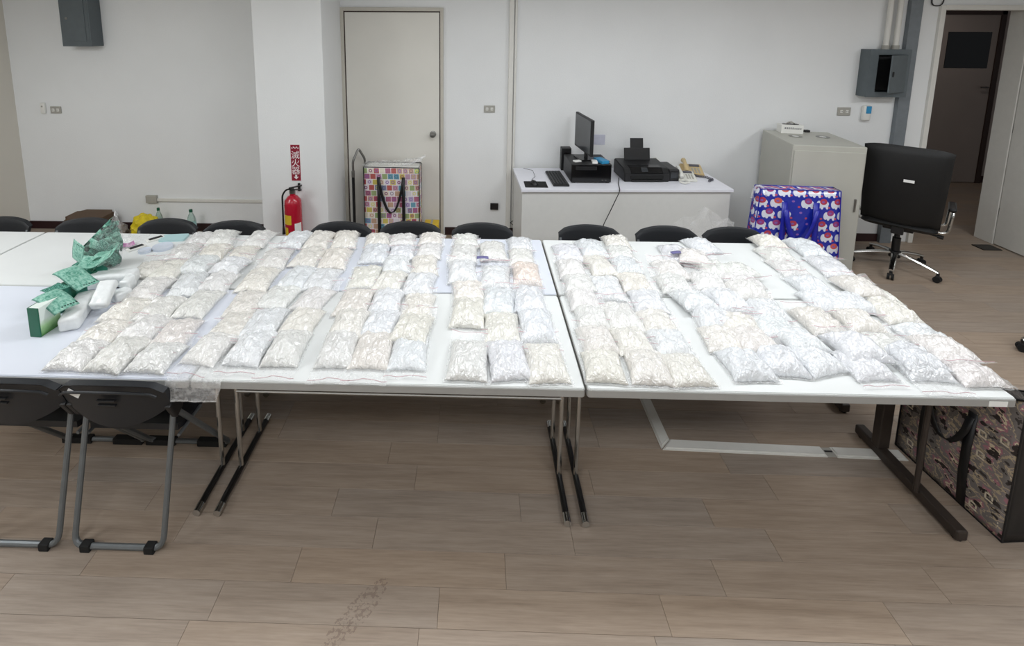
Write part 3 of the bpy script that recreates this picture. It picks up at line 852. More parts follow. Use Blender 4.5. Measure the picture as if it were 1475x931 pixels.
BAGS = [
    (1, 'L', 0, -2.274, 0.121, 0.183, 0.2, 'n', False, 0, 0, -0.008),
    (1, 'L', 1, -2.267, 0.291, 0.185, 0.2, 'c', False, 0, 0, -0.162),
    (1, 'L', 2, -2.299, 0.479, 0.173, 0.225, 'c', False, 0, 0, -0.213),
    (1, 'L', 3, -2.324, 0.707, 0.188, 0.249, 'n', True, 0, 0, 0.047),
    (1, 'L', 4, -2.346, 0.941, 0.18, 0.262, 'c', False, 0, 0, 0.002),
    (1, 'L', 5, -2.405, 1.193, 0.172, 0.239, 'n', True, 0, 0, 0.114),
    (1, 'L', 6, -2.401, 1.383, 0.177, 0.205, 'n', True, 0, 0, 0.134),
    (1, 'M', 0, -2.091, 0.132, 0.175, 0.241, 'n', False, 0, 0, -0.078),
    (1, 'M', 1, -2.107, 0.325, 0.174, 0.221, 'n', True, 0, 0, -0.035),
    (1, 'M', 2, -2.137, 0.511, 0.188, 0.235, 'n', True, 0, 0, -0.032),
    (1, 'M', 3, -2.13, 0.761, 0.176, 0.27, 'w', False, 0, 0, 0.184),
    (1, 'M', 4, -2.206, 1.011, 0.189, 0.226, 'w', False, 0, 0, -0.02),
    (1, 'M', 5, -2.202, 1.18, 0.184, 0.21, 'c', False, 0, 0, 0.061),
    (1, 'M', 6, -2.257, 1.4, 0.189, 0.238, 'n', True, 0, 0, 0.208),
    (1, 'R', 0, -1.91, 0.118, 0.188, 0.2, 'n', False, 0, 0, -0.026),
    (1, 'R', 1, -1.93, 0.296, 0.175, 0.241, 'p', True, 0, 0, 0.082),
    (1, 'R', 2, -1.962, 0.565, 0.177, 0.27, 'n', False, 0, 0, -0.006),
    (1, 'R', 3, -1.975, 0.799, 0.178, 0.215, 'n', False, 0, 0, -0.005),
    (1, 'R', 4, -1.985, 0.963, 0.187, 0.2, 'w', False, 0.018, -0.066, -0.042),
    (1, 'R', 5, -2.0, 1.156, 0.173, 0.235, 'c', False, 0, 0, 0.095),
    (1, 'R', 6, -1.994, 1.399, 0.172, 0.262, 'n', True, 0, 0, -0.0),
    (2, 'L', 0, -1.698, 0.187, 0.172, 0.224, 'n', True, 0, 0, -0.125),
    (2, 'L', 1, -1.683, 0.387, 0.186, 0.213, 'c', True, 0, 0, -0.057),
    (2, 'L', 2, -1.712, 0.574, 0.173, 0.24, 'c', True, 0, 0, 0.064),
    (2, 'L', 3, -1.754, 0.832, 0.189, 0.27, 'c', False, 0, 0, 0.036),
    (2, 'L', 4, -1.763, 1.104, 0.189, 0.27, 'p', False, 0, 0, 0.103),
    (2, 'L', 5, -1.732, 1.397, 0.178, 0.27, 'w', True, 0, 0, -0.111),
    (2, 'M', 0, -1.514, 0.201, 0.174, 0.252, 'w', True, 0, 0, -0.017),
    (2, 'M', 1, -1.538, 0.404, 0.185, 0.255, 'w', True, 0, 0, 0.038),
    (2, 'M', 2, -1.561, 0.644, 0.189, 0.249, 'n', True, 0, 0, -0.123),
    (2, 'M', 3, -1.526, 0.865, 0.178, 0.264, 'w', False, 0, 0, -0.112),
    (2, 'M', 4, -1.551, 1.132, 0.189, 0.27, 'c', False, 0, 0, -0.093),
    (2, 'M', 5, -1.562, 1.397, 0.178, 0.27, 'c', True, 0, 0, -0.017),
    (2, 'R', 0, -1.345, 0.201, 0.173, 0.252, 'n', True, 0, 0, 0.037),
    (2, 'R', 1, -1.352, 0.41, 0.175, 0.244, 'c', True, 0, 0, -0.082),
    (2, 'R', 2, -1.362, 0.629, 0.173, 0.235, 'n', False, 0, 0, -0.204),
    (2, 'R', 3, -1.378, 0.845, 0.182, 0.259, 'w', False, 0, 0, -0.04),
    (2, 'R', 4, -1.373, 1.109, 0.187, 0.27, 'c', False, 0, 0, 0.027),
    (2, 'R', 5, -1.383, 1.397, 0.18, 0.27, 'c', True, 0, 0, 0.136),
    (3, 'L', 0, -1.106, 0.21, 0.173, 0.27, 'n', True, 0, 0, 0.05),
    (3, 'L', 1, -1.103, 0.395, 0.181, 0.253, 'c', False, 0, 0, 0.018),
    (3, 'L', 2, -1.127, 0.609, 0.189, 0.266, 'c', False, 0, 0, -0.029),
    (3, 'L', 3, -1.131, 0.888, 0.186, 0.27, 'c', True, 0, 0, 0.054),
    (3, 'L', 4, -1.13, 1.199, 0.187, 0.27, 'w', False, 0, 0, 0.043),
    (3, 'L', 5, -1.154, 1.395, 0.18, 0.212, 'c', True, 0, 0, 0.127),
    (3, 'M', 0, -0.944, 0.21, 0.19, 0.27, 'c', True, 0, 0, -0.001),
    (3, 'M', 1, -0.947, 0.4, 0.18, 0.262, 'w', False, 0, 0, -0.105),
    (3, 'M', 2, -0.954, 0.622, 0.177, 0.235, 'w', False, 0, 0, 0.008),
    (3, 'M', 3, -0.971, 0.835, 0.175, 0.229, 'c', False, 0, 0, -0.139),
    (3, 'M', 4, -0.968, 1.047, 0.183, 0.211, 'w', False, 0, 0, 0.135),
    (3, 'M', 5, -0.959, 1.226, 0.178, 0.2, 'w', False, 0, 0, 0.044),
    (3, 'M', 6, -0.982, 1.414, 0.188, 0.203, 'n', True, 0, 0, 0.028),
    (3, 'R', 0, -0.776, 0.2, 0.179, 0.249, 'w', True, 0, 0, 0.025),
    (3, 'R', 1, -0.78, 0.358, 0.185, 0.244, 'c', False, 0.018, -0.054, -0.109),
    (3, 'R', 2, -0.778, 0.579, 0.179, 0.244, 'c', False, 0, 0, -0.015),
    (3, 'R', 3, -0.796, 0.809, 0.186, 0.251, 'w', False, 0, 0, -0.051),
    (3, 'R', 4, -0.792, 1.044, 0.177, 0.24, 'c', False, 0, 0, 0.089),
    (3, 'R', 5, -0.777, 1.254, 0.172, 0.21, 'n', False, 0, 0, -0.032),
    (3, 'R', 6, -0.783, 1.432, 0.177, 0.2, 'c', True, 0, 0, -0.034),
    (4, 'L', 0, -0.499, 0.15, 0.187, 0.27, 'n', False, 0, 0, -0.064),
    (4, 'L', 1, -0.505, 0.528, 0.186, 0.27, 'c', False, 0, 0, -0.054),
    (4, 'L', 2, -0.508, 0.733, 0.187, 0.239, 'c', False, 0, 0, 0.076),
    (4, 'L', 3, -0.55, 0.97, 0.187, 0.269, 'w', False, 0, 0, 0.068),
    (4, 'L', 4, -0.548, 1.231, 0.189, 0.248, 'n', False, 0, 0, -0.072),
    (4, 'L', 5, -0.539, 1.425, 0.182, 0.215, 'n', True, 0, 0, 0.062),
    (4, 'M', 0, -0.323, 0.156, 0.189, 0.267, 'w', False, 0, 0, 0.107),
    (4, 'M', 1, -0.336, 0.403, 0.184, 0.259, 'c', True, 0, 0, -0.02),
    (4, 'M', 2, -0.343, 0.636, 0.186, 0.27, 'w', False, 0, 0, -0.103),
    (4, 'M', 3, -0.348, 0.916, 0.184, 0.27, 'w', False, 0, 0, -0.08),
    (4, 'M', 4, -0.354, 1.259, 0.183, 0.27, 'n', True, 0, 0, 0.043),
    (4, 'R', 0, -0.153, 0.147, 0.185, 0.27, 'c', False, 0, 0, 0.038),
    (4, 'R', 1, -0.16, 0.427, 0.184, 0.27, 'w', True, 0, 0, 0.007),
    (4, 'R', 2, -0.173, 0.678, 0.184, 0.27, 'w', False, 0, 0, -0.013),
    (4, 'R', 3, -0.161, 0.958, 0.176, 0.27, 'o', True, 0, 0, -0.014),
    (4, 'R', 4, -0.171, 1.183, 0.174, 0.226, 'n', True, 0, 0, -0.017),
    (4, 'R', 5, -0.163, 1.376, 0.173, 0.208, 'w', True, 0, 0, 0.038),
    (5, 'L', 0, 0.1, 0.123, 0.18, 0.202, 'c', False, 0, 0, -0.065),
    (5, 'L', 1, 0.116, 0.31, 0.176, 0.203, 'p', False, 0, 0, 0.061),
    (5, 'L', 2, 0.132, 0.499, 0.172, 0.2, 'n', False, 0, 0, -0.044),
    (5, 'L', 3, 0.124, 0.667, 0.174, 0.2, 'n', False, 0, 0, 0.029),
    (5, 'L', 4, 0.132, 0.826, 0.179, 0.2, 'n', False, 0.018, -0.097, -0.022),
    (5, 'L', 5, 0.124, 1.022, 0.178, 0.233, 'n', False, 0, 0, -0.019),
    (5, 'L', 6, 0.145, 1.257, 0.189, 0.254, 'w', True, 0, 0, 0.028),
    (5, 'M', 0, 0.296, 0.13, 0.187, 0.235, 'c', False, 0, 0, -0.062),
    (5, 'M', 1, 0.28, 0.315, 0.179, 0.22, 'c', False, 0, 0, 0.055),
    (5, 'M', 2, 0.286, 0.504, 0.189, 0.27, 'n', False, 0, 0, 0.068),
    (5, 'M', 3, 0.29, 0.816, 0.183, 0.27, 'w', True, 0, 0, -0.082),
    (5, 'M', 4, 0.31, 1.084, 0.174, 0.27, 'c', False, 0, 0, 0.111),
    (5, 'M', 5, 0.317, 1.327, 0.183, 0.262, 'w', True, 0, 0, 0.058),
    (5, 'R', 0, 0.459, 0.119, 0.188, 0.214, 'c', False, 0, 0, 0.071),
    (5, 'R', 1, 0.461, 0.305, 0.18, 0.2, 'w', False, 0, 0, 0.008),
    (5, 'R', 2, 0.457, 0.472, 0.179, 0.2, 'c', False, 0, 0, 0.053),
    (5, 'R', 3, 0.478, 0.672, 0.188, 0.22, 'w', False, 0, 0, -0.042),
    (5, 'R', 4, 0.469, 0.879, 0.181, 0.221, 'c', False, 0, 0, -0.029),
    (5, 'R', 5, 0.475, 1.081, 0.178, 0.205, 'w', False, 0, 0, 0.075),
    (5, 'R', 6, 0.489, 1.259, 0.181, 0.2, 'n', True, 0, 0, -0.007),
    (5, 'R', 7, 0.513, 1.43, 0.183, 0.203, 'c', True, 0, 0, -0.051),
    (6, 'L', 0, 0.739, 0.153, 0.195, 0.2, 'w', False, 0, 0, 0.041),
    (6, 'L', 1, 0.722, 0.336, 0.181, 0.2, 'c', False, 0, 0, -0.112),
    (6, 'L', 2, 0.76, 0.514, 0.195, 0.2, 'w', True, 0, 0, -0.023),
    (6, 'L', 3, 0.725, 0.666, 0.186, 0.2, 'w', False, 0.018, -0.089, 0.119),
    (6, 'L', 4, 0.69, 0.862, 0.19, 0.2, 'n', False, 0, 0, -0.008),
    (6, 'L', 5, 0.735, 1.035, 0.192, 0.222, 'p', False, 0, 0, -0.003),
    (6, 'L', 6, 0.86, 1.273, 0.186, 0.257, 'w', True, 0, 0, -0.072),
    (6, 'M', 0, 0.903, 0.187, 0.191, 0.2, 'w', False, 0, 0, -0.062),
    (6, 'M', 1, 0.855, 0.318, 0.189, 0.2, 'p', False, 0.018, -0.075, 0.103),
    (6, 'M', 2, 0.872, 0.462, 0.192, 0.2, 'c', False, 0.0, -0.01, -0.306),
    (6, 'M', 3, 0.911, 0.687, 0.191, 0.225, 'w', True, 0, 0, 0.088),
    (6, 'M', 4, 0.898, 0.878, 0.195, 0.203, 'n', False, 0, 0, -0.168),
    (6, 'M', 5, 1.011, 1.063, 0.193, 0.2, 'n', False, 0, 0, 0.082),
    (6, 'M', 6, 0.937, 1.184, 0.198, 0.2, 'p', True, 0.018, -0.073, -0.217),
    (6, 'M', 7, 1.085, 1.4, 0.186, 0.233, 'w', True, 0, 0, 0.176),
    (6, 'R', 0, 1.07, 0.202, 0.196, 0.2, 'w', False, 0, 0, 0.249),
    (6, 'R', 1, 1.075, 0.32, 0.189, 0.2, 'w', False, 0.018, -0.08, 0.11),
    (6, 'R', 2, 1.031, 0.432, 0.198, 0.2, 'w', False, 0.0, -0.001, -0.16),
    (6, 'R', 3, 1.083, 0.603, 0.184, 0.2, 'w', False, 0, 0, -0.051),
    (6, 'R', 4, 1.061, 0.766, 0.196, 0.2, 'n', False, 0.018, -0.095, 0.033),
    (6, 'R', 5, 1.108, 0.91, 0.193, 0.2, 'n', False, 0.0, 0.009, 0.263),
    (6, 'R', 6, 1.136, 1.014, 0.199, 0.2, 'n', True, 0.018, -0.051, 0.262),
    (7, 'L', 0, 1.268, 0.175, 0.193, 0.2, 'w', True, 0, 0, 0.038),
    (7, 'L', 1, 1.303, 0.27, 0.199, 0.22, 'w', False, 0.018, -0.05, 0.036),
    (7, 'L', 2, 1.285, 0.501, 0.183, 0.235, 'c', False, 0, 0, 0.04),
    (7, 'L', 3, 1.442, 0.706, 0.188, 0.201, 'w', True, 0, 0, 0.048),
    (7, 'L', 4, 1.482, 0.874, 0.183, 0.218, 'w', False, 0, 0, 0.077),
    (7, 'L', 5, 1.499, 1.109, 0.182, 0.218, 'n', False, 0, 0, 0.08),
    (7, 'L', 6, 1.518, 1.277, 0.197, 0.2, 'n', True, 0, 0, 0.03),
    (7, 'L', 7, 1.555, 1.432, 0.189, 0.2, 'c', True, 0.018, -0.078, -0.061),
    (7, 'M', 0, 1.51, 0.175, 0.198, 0.2, 'w', True, 0, 0, -0.044),
    (7, 'M', 1, 1.514, 0.207, 0.188, 0.2, 'w', False, 0.018, -0.096, -0.012),
    (7, 'M', 2, 1.496, 0.313, 0.19, 0.2, 'n', False, 0.0, 0.002, -0.035),
    (7, 'M', 3, 1.497, 0.514, 0.186, 0.203, 'c', False, 0, 0, -0.047),
    (7, 'M', 4, 1.585, 0.689, 0.19, 0.2, 'w', True, 0, 0, -0.016),
    (7, 'M', 5, 1.729, 0.835, 0.185, 0.237, 'c', False, 0.018, -0.074, -0.003),
    (7, 'M', 6, 1.77, 1.128, 0.193, 0.27, 'w', True, 0, 0, -0.041),
    (7, 'M', 7, 1.794, 1.397, 0.193, 0.27, 'w', True, 0, 0, 0.028),
    (7, 'R', 0, 1.701, 0.148, 0.192, 0.2, 'p', False, 0, 0, 0.018),
    (7, 'R', 1, 1.709, 0.274, 0.197, 0.2, 'p', True, 0.018, -0.066, -0.052),
    (7, 'R', 2, 1.729, 0.398, 0.194, 0.2, 'w', False, 0.0, -0.014, 0.104),
    (7, 'R', 3, 1.74, 0.599, 0.193, 0.212, 'c', False, 0, 0, 0.005),
    (7, 'R', 4, 1.785, 0.791, 0.193, 0.207, 'c', False, 0, 0, 0.032),
    (1, 'X', 0, -2.475, 0.93, 0.165, 0.2, 'c', False, 0, 0, 0.15),
]
ORD = ['first', 'second', 'third', 'fourth', 'fifth', 'sixth', 'seventh', 'eighth']
BLK = {1: 'leftmost block', 2: 'second block from left', 3: 'third block from left', 4: 'fourth block from left', 5: 'fifth block from left', 6: 'sixth block from left', 7: 'rightmost block'}
FIL = {'L': 'left', 'M': 'middle', 'R': 'right'}
rng = random.Random(11)
for (b, f, i, x, y, w_, l_, tn, near_flap, lift, pit, rz) in BAGS:
    tw, tc = TINT[tn]
    lab = '%s zip bag of powder, %s from front in %s file of %s' % (tw, ORD[i], FIL[f], BLK[b]) if f != 'X' else 'cream zip bag of powder between the wrapped bricks and the weighing dishes'
    t = thing('powder_bag', lab, 'bag',
              (x, y, TZ + lift), rz + (PI if near_flap else 0), 'zip bags of powder laid out on the tables')
    t.rotation_euler[0] = pit * (-1 if near_flap else 1)
    sx, sy = w_ / BW, l_ / BL
    v = rng.randrange(NV)
    p = obj('pouch', POUCH[v], None, t); p.scale = (sx, sy, rng.uniform(.9, 1.15))
    k = rng.uniform(.96, 1.04)
    p.color = tuple(min(1, c_ * k * rng.uniform(.985, 1.015)) for c_ in tc) + (1,)
    fl = rng.randrange(4) + (0 if lift < .001 and i == 0 and near_flap else 4)
    fm, zm = FLAPS[fl]
    q = obj('film_flap', fm, None, t); q.scale = (sx, sy, 1)
    z = obj('zip_strip', zm, None, t); z.scale = (sx, sy, 1)

# ------------------------------------------------------------ left end of the table: cash, wrapped bricks, scales
def uvgrid(name, nu, nv, fn, mats, parent=None, back=None):
    me = bpy.data.meshes.new(name)
    vs = [fn(i / nu, j / nv) for i in range(nu + 1) for j in range(nv + 1)]
    fs = [(i * (nv + 1) + j, (i + 1) * (nv + 1) + j, (i + 1) * (nv + 1) + j + 1, i * (nv + 1) + j + 1) for i in range(nu) for j in range(nv)]
    me.from_pydata(vs, [], fs); uv = me.uv_layers.new()
    for p in me.polygons:
        for li in p.loop_indices:
            vi = me.loops[li].vertex_index
            uv.data[li].uv = ((vi // (nv + 1)) / nu, (vi % (nv + 1)) / nv)
    me.polygons.foreach_set('use_smooth', [True] * len(me.polygons)); me.update()
    return obj(name, me, mats, parent)
def frame_fn(o, a, b, nrm, wave):
    """sheet from corner o along a (length) and b (width), displaced along nrm by wave(u,v)"""
    o, a, b, nrm = Vector(o), Vector(a), Vector(b), Vector(nrm).normalized()
    return lambda u, v: tuple(o + a * u + b * v + nrm * wave(u, v))
def note(label, o, a, b, nrm, wave, dark=False):
    q = uvgrid('banknote', 14, 8, frame_fn(o, a, b, nrm, wave), M['note_dk'] if dark else M['note'])
    md = q.modifiers.new('thickness', 'SOLIDIFY'); md.thickness = .0006
    return tag(q, label, 'banknote', 'green banknotes at the left end of the tables')

# dark green packet standing at the front of the pile
t = thing('green_packet', 'dark green and white upright packet at the left end of the pile', 'packet', (-2.605, .325, TZ), math.radians(-4))
def mat_packet():
    k = NT('packet_green_fade'); s = k.n('ShaderNodeSeparateXYZ', {0: k.coord()})
    c = k.ramp(k.math('MULTIPLY', k.math('ADD', s.outputs[2], k.math('MULTIPLY', k.noise(40, k.coord()), .02)), 6.5), [(0.1, lin('#3f7a35')), (.38, lin('#a9cf9a')), (.6, lin('#e3ece6'))])
    k.p('Base Color', c); k.p('Roughness', .35); return k.m
M['packet'] = mat_packet(); M['dkgreen'] = plain('dark_green_card', '#0e5a41', .4)
bm = NB(); box2(bm, (-.0275, -.05, 0), (.0275, .062, .150), .003); fin(bm, 'body', M['packet'], t)
bm = NB(); box2(bm, (-.029, -.056, 0), (.029, -.049, .1515), .003); fin(bm, 'spine', M['dkgreen'], t)
bm = NB(); box2(bm, (-.030, -.05, .0), (-.027, .062, .1505), .001); fin(bm, 'side_panel', M['dkgreen'], t)
# notes draped over the packet and the pile behind it
wv = lambda amp, fu, ph: (lambda u, v: amp * math.sin(u * fu + ph) + amp * .5 * math.sin(v * 4 + ph))
note('light green banknote draped over the upright green packet', (-2.665, .33, .897), (.135, -.03, -.055), (.045, .105, .01), (0, 0, 1), wv(.010, 3.6, .2))
note('light green banknote bowed over the second bundle behind the packet', (-2.745, .55, .905), (.16, -.035, -.055), (.045, .105, .015), (0, 0, 1), wv(.013, 4.2, .8))
note('dark green banknote lying behind the packet top', (-2.73, .45, .868), (.11, -.02, .012), (.03, .08, .01), (0, 0, 1), wv(.008, 5, 1.7), True)
note('crumpled banknote between the second bundle and the clear cash bag', (-2.745, .70, .86), (.16, .05, .035), (-.02, .10, .035), (.1, -.3, 1), wv(.018, 5.2, 2.2))
note('twisted banknote pointing up to the foot of the clear cash bag', (-2.72, .79, .86), (.10, .07, .05), (-.03, .06, .02), (.2, -.3, 1), wv(.016, 6.0, .5))
note('dark crumpled banknote under the twisted one', (-2.80, .74, .80), (.14, .02, .03), (-.01, .10, .05), (0, -.4, 1), wv(.02, 6.5, 1.0), True)
note('light green banknote leaning upright left of the clear cash bag', (-2.945, .93, .83), (.045, -.03, .135), (.10, -.05, -.03), (0, -1, .2), wv(.006, 3.0, .4))
note('dark folded banknote sticking out under the leaning note', (-2.93, .90, .775), (.12, -.02, .03), (.02, .08, .035), (0, -.3, 1), wv(.014, 5.5, 2.0), True)
# bundles the notes rest on: banded stacks
def bundle(loc, rz, label, s=(.15, .07, .10), tilt=0):
    t = thing('banknote_bundle', label, 'banknotes', loc, rz, 'green banknotes at the left end of the tables')
    bm = NB()
    n = 16
    for i in range(n):
        dx = random.uniform(-.004, .004); dz = random.uniform(-.004, .003)
        box2(bm, (-s[0] / 2 + dx, -s[1] / 2 + s[1] * i / n, 0), (s[0] / 2 + dx, -s[1] / 2 + s[1] * (i + .8) / n, s[2] + dz))
    o = fin(bm, 'notes', M['note_dk'], t); o['kind'] = 'stuff'
    bm = NB(); box2(bm, (-.012, -s[1] / 2 - .002, -.0), (.012, s[1] / 2 + .002, s[2] + .005), .002); fin(bm, 'paper_band', M['dkgreen'], t)
    return t
bundle((-2.665, .555, TZ), math.radians(75), 'standing bundle of dark green banknotes behind the upright packet', (.15, .065, .125))
bundle((-2.705, .775, TZ), math.radians(60), 'standing bundle of dark green banknotes in front of the clear cash bag', (.13, .06, .085))
# clear zip bag stuffed with crumpled notes
t = thing('cash_bag', 'clear zip bag stuffed with crumpled green banknotes, standing upright', 'bag', (-2.80, 1.0, TZ), math.radians(8))
def cash_outline(v):
    # half widths left and right and thickness by height 0..1
    l = -.165 + .02 * v + .25 * max(0, v - .30) / .7
    r = .085 + .03 * math.sin(v * PI)
    th = .085 * (1 - v) ** .7 + .004
    return l, r, th
HT = .37
def cash(front, k=1.0):
    def f(u, v):
        l, r, th = cash_outline(v)
        x = l + (r - l) * u
        e = math.sin(PI * u) ** .5
        n_ = noise.noise(Vector((u * 6, v * 7, front * 3.0)))
        y = front * th * e * k + .016 * n_ * e
        z = HT * v * (1 - .10 * (1 - u)) + .012 * noise.noise(Vector((u * 5, v * 5, 9 + front)))
        return (x, y - .0 * v, max(.001, z if v > 0 else 0.001))
    return f
bm = NB(); A = grid(bm, 22, 26, cash(-1)); B_ = grid(bm, 22, 26, cash(1))
for i in range(26):
    bm.faces.new((A[0][i], A[0][i + 1], B_[0][i + 1], B_[0][i])); bm.faces.new((A[-1][i], A[-1][i + 1], B_[-1][i + 1], B_[-1][i]))
for i in range(22):
    bm.faces.new((A[i][-1], A[i + 1][-1], B_[i + 1][-1], B_[i][-1])); bm.faces.new((A[i][0], A[i + 1][0], B_[i + 1][0], B_[i][0]))
fin(bm, 'clear_bag', M['film_thin'], t, True, 60)
rr = random.Random(21)
for i in range(64):
    v = rr.uniform(.04, .86); l, r, th = cash_outline(v)
    x = rr.uniform(l * .72, r * .70); y = rr.uniform(-1.0, .5) * th * .85; z = HT * v
    M3 = Euler((rr.uniform(-1.0, 1.0) + PI / 2, rr.uniform(-1.3, 1.3), rr.uniform(-.7, .7))).to_matrix()
    s_ = max(.45, min(1.0, (1.12 - v) * 1.2))
    a = M3 @ Vector((.115 * s_, 0, 0)); b = M3 @ Vector((0, .07 * s_, 0)); nn = M3 @ Vector((0, 0, 1))
    ph = rr.uniform(0, 6)
    o_ = Vector((x, y, z)) - a / 2 - b / 2
    fn = frame_fn(o_, a, b, nn, lambda u, v2, ph=ph: .009 * math.sin(u * 5 + ph) + .007 * math.sin(v2 * 6 + ph * 2))
    def fcl(u, v2, fn=fn):
        p = Vector(fn(u, v2)); vz = min(.92, max(.02, p.z / HT)); l, r, th = cash_outline(vz)
        lim = max(.003, th * .85 * math.sin(PI * min(.97, max(.03, (p.x - l) / (r - l)))) ** .5)
        return (min(r - .008, max(l + .014, p.x)), min(lim, max(-lim, p.y)), vz * HT)
    q = uvgrid('crumpled_note', 8, 5, fcl, M['note'] if rr.random() < .36 else M['note_dk'], t)
    md = q.modifiers.new('thickness', 'SOLIDIFY'); md.thickness = .0006
bm = NB(); tube(bm, [cash(-1)(u / 14, .97) for u in range(0, 15)], .003, 6); fin(bm, 'zip_strip', M['film'], t, True)

# white wrapped bricks
def brick(loc, size, rot, label, seed):
    bm = NB(); box(bm, (0, 0, size[2] / 2), size, min(size) * .22, seg=3)
    bmesh.ops.subdivide_edges(bm, edges=[e for e in bm.edges if e.calc_length() > .025], cuts=5, use_grid_fill=True)
    for v in bm.verts:
        n_ = noise.noise(v.co * 38 + Vector((seed * 3.1, 0, 0))); v.co += v.normal * .004 * n_ if v.co.z > .004 else Vector()
    o = fin(bm, 'wrapped_brick', M['tissue'], None, True, 70); o.location = loc; o.rotation_euler = rot
    return tag(o, label, 'brick', 'white wrapped bricks beside the cash')
brick((-2.535, .45, TZ + .001), (.092, .285, .072), (0, 0, math.radians(22)), 'long white film-wrapped brick lying beside the green packet', 1)
brick((-2.60, .765, TZ + .001), (.29, .095, .08), (0, 0, math.radians(14)), 'long white wrapped brick lying across in front of the cash bag', 2)
brick((-2.455, .535, TZ + .064), (.085, .155, .046), (math.radians(26), 0, math.radians(13)), 'square white wrapped brick tilted up on top of the others', 3)
brick((-2.445, .70, TZ + .001), (.055, .085, .085), (0, 0, math.radians(8)), 'small upright white wrapped block behind the tilted brick', 4)
brick((-2.43, .62, TZ + .001), (.07, .09, .055), (0, 0, math.radians(-25)), 'small white wrapped block low behind the tilted brick', 5)

# scale pad, plates and empty packets behind
bm = NB(); prism(bm, rrect(-.085, .085, -.055, .055, .015), 0, .012, 'z')
o = fin(bm, 'scale_pad', M['teal'], None, True); o.location = (-2.615, 1.42, TZ); o.rotation_euler = (0, 0, .15); tag(o, 'pale teal digital scale plate near the far table edge', 'scale')
M['dish'] = plain('blue_white_dish', '#ccd3df', .35)
for nm, loc, r, lab in (('weighing_dish', (-2.60, 1.265, TZ), .064, 'larger round white weighing dish in front of the teal plate'), ('weighing_dish', (-2.685, 1.205, TZ), .040, 'smaller round white weighing dish in front of the teal plate')):
    bm = NB(); lathe(bm, [(r * .96, 0), (r, .012), (r * .985, .018), (r * .9, .016), (0, .015)], 28)
    o = fin(bm, nm, M['dish'], None, True); o.location = loc; tag(o, lab, 'dish', 'weighing dishes')
for loc, rz, lab in (((-2.735, 1.395, TZ), .9, 'small dark display unit left of the teal plate'), ((-2.775, 1.25, TZ), 1.0, 'small dark display unit left of the white dishes')):
    t = thing('display_unit', lab, 'display', loc, rz, 'small display units')
    bm = NB(); box2(bm, (-.055, -.022, 0), (.055, .022, .014), .003); fin(bm, 'case', M['white'], t)
    bm = NB(); box2(bm, (-.04, -.018, .0135), (.045, .018, .0155), .001); fin(bm, 'screen', M['blk'], t)
def loose_film(name, label, loc, size, rz, seed, amp=.02, mat='film2', cat='plastic bag', grp=None, nu=22, nv=18):
    bm = NB()
    def f(u, v):
        x = (u - .5) * size[0]; y = (v - .5) * size[1]
        q = Vector((x * 11 + seed, y * 11, seed * 1.3))
        z = amp * (abs(noise.noise(q)) * 1.3 + .5 * abs(noise.noise(q * 2.3))) * min(1, 5 * min(u, 1 - u, v, 1 - v) + .12)
        return (x + .006 * noise.noise(q * 1.7), y + .006 * noise.noise(q * 1.9 + Vector((3, 0, 0))), z + .002)
    grid(bm, nu, nv, f)
    o = fin(bm, name, M[mat], None, True, 180); o.location = loc; o.rotation_euler = (0, 0, rz)
    return tag(o, label, cat, grp)
loose_film('plastic_pouch', 'flat empty clear pouch near the far edge beside the cash bag', (-2.94, 1.40, TZ), (.26, .15), .1, 3, .03, 'film')
loose_film('plastic_pouch', 'clear pouch with pink and purple print behind the cash bag', (-2.88, 1.26, TZ), (.17, .13), .5, 8, .02, 'film')
M['pink'] = plain('pink_purple_print', '#b77fa8', .5, var=.4, scale=60)
bm = NB(); grid(bm, 10, 8, lambda u, v: ((u - .5) * .10, (v - .5) * .07, .020 + .006 * math.sin(u * 7) + .004 * math.sin(v * 9)))
o = fin(bm, 'printed_card', M['pink'], None, True); o.location = (-2.855, 1.265, TZ); o.rotation_euler = (0, 0, .7); tag(o, 'small pink and purple printed card inside a clear pouch', 'card')

# clear empty bag hanging over the front table edge
def drape(u, v):
    L = .30 * v
    x = (u - .5) * .225 + .012 * math.sin(v * 7 + u * 4)
    n_ = noise.noise(Vector((u * 5, v * 6, 2.7)))
    if L < .15: y, z = .15 - L - .012, TZ + .006 + .012 * abs(n_)
    else:
        k = L - .15; y, z = -.014 - .012 * abs(n_) - .02 * k, TZ + .004 - k * .62
    return (x, y, z)
bm = NB(); grid(bm, 24, 26, drape); o = fin(bm, 'empty_bag', M['film2'], None, True, 180); o.location = (-1.675, 0, 0)
tag(o, 'empty clear zip bag hanging over the front table edge', 'plastic bag')
bm = NB(); tube(bm, [(drape(k / 16, .97)[0], drape(k / 16, .97)[1] - .001, drape(k / 16, .97)[2]) for k in range(17)], .002, 5); fin(bm, 'zip_strip', M['film'], o, True)
bm = NB(); box2(bm, (-.07, 0, 0), (.07, .19, .0012)); o = fin(bm, 'paper_sheet', M['top_lilac']); o.location = (-1.795, .035, TZ); tag(o, 'pale lilac paper under the leftmost block near the hanging bag', 'paper')
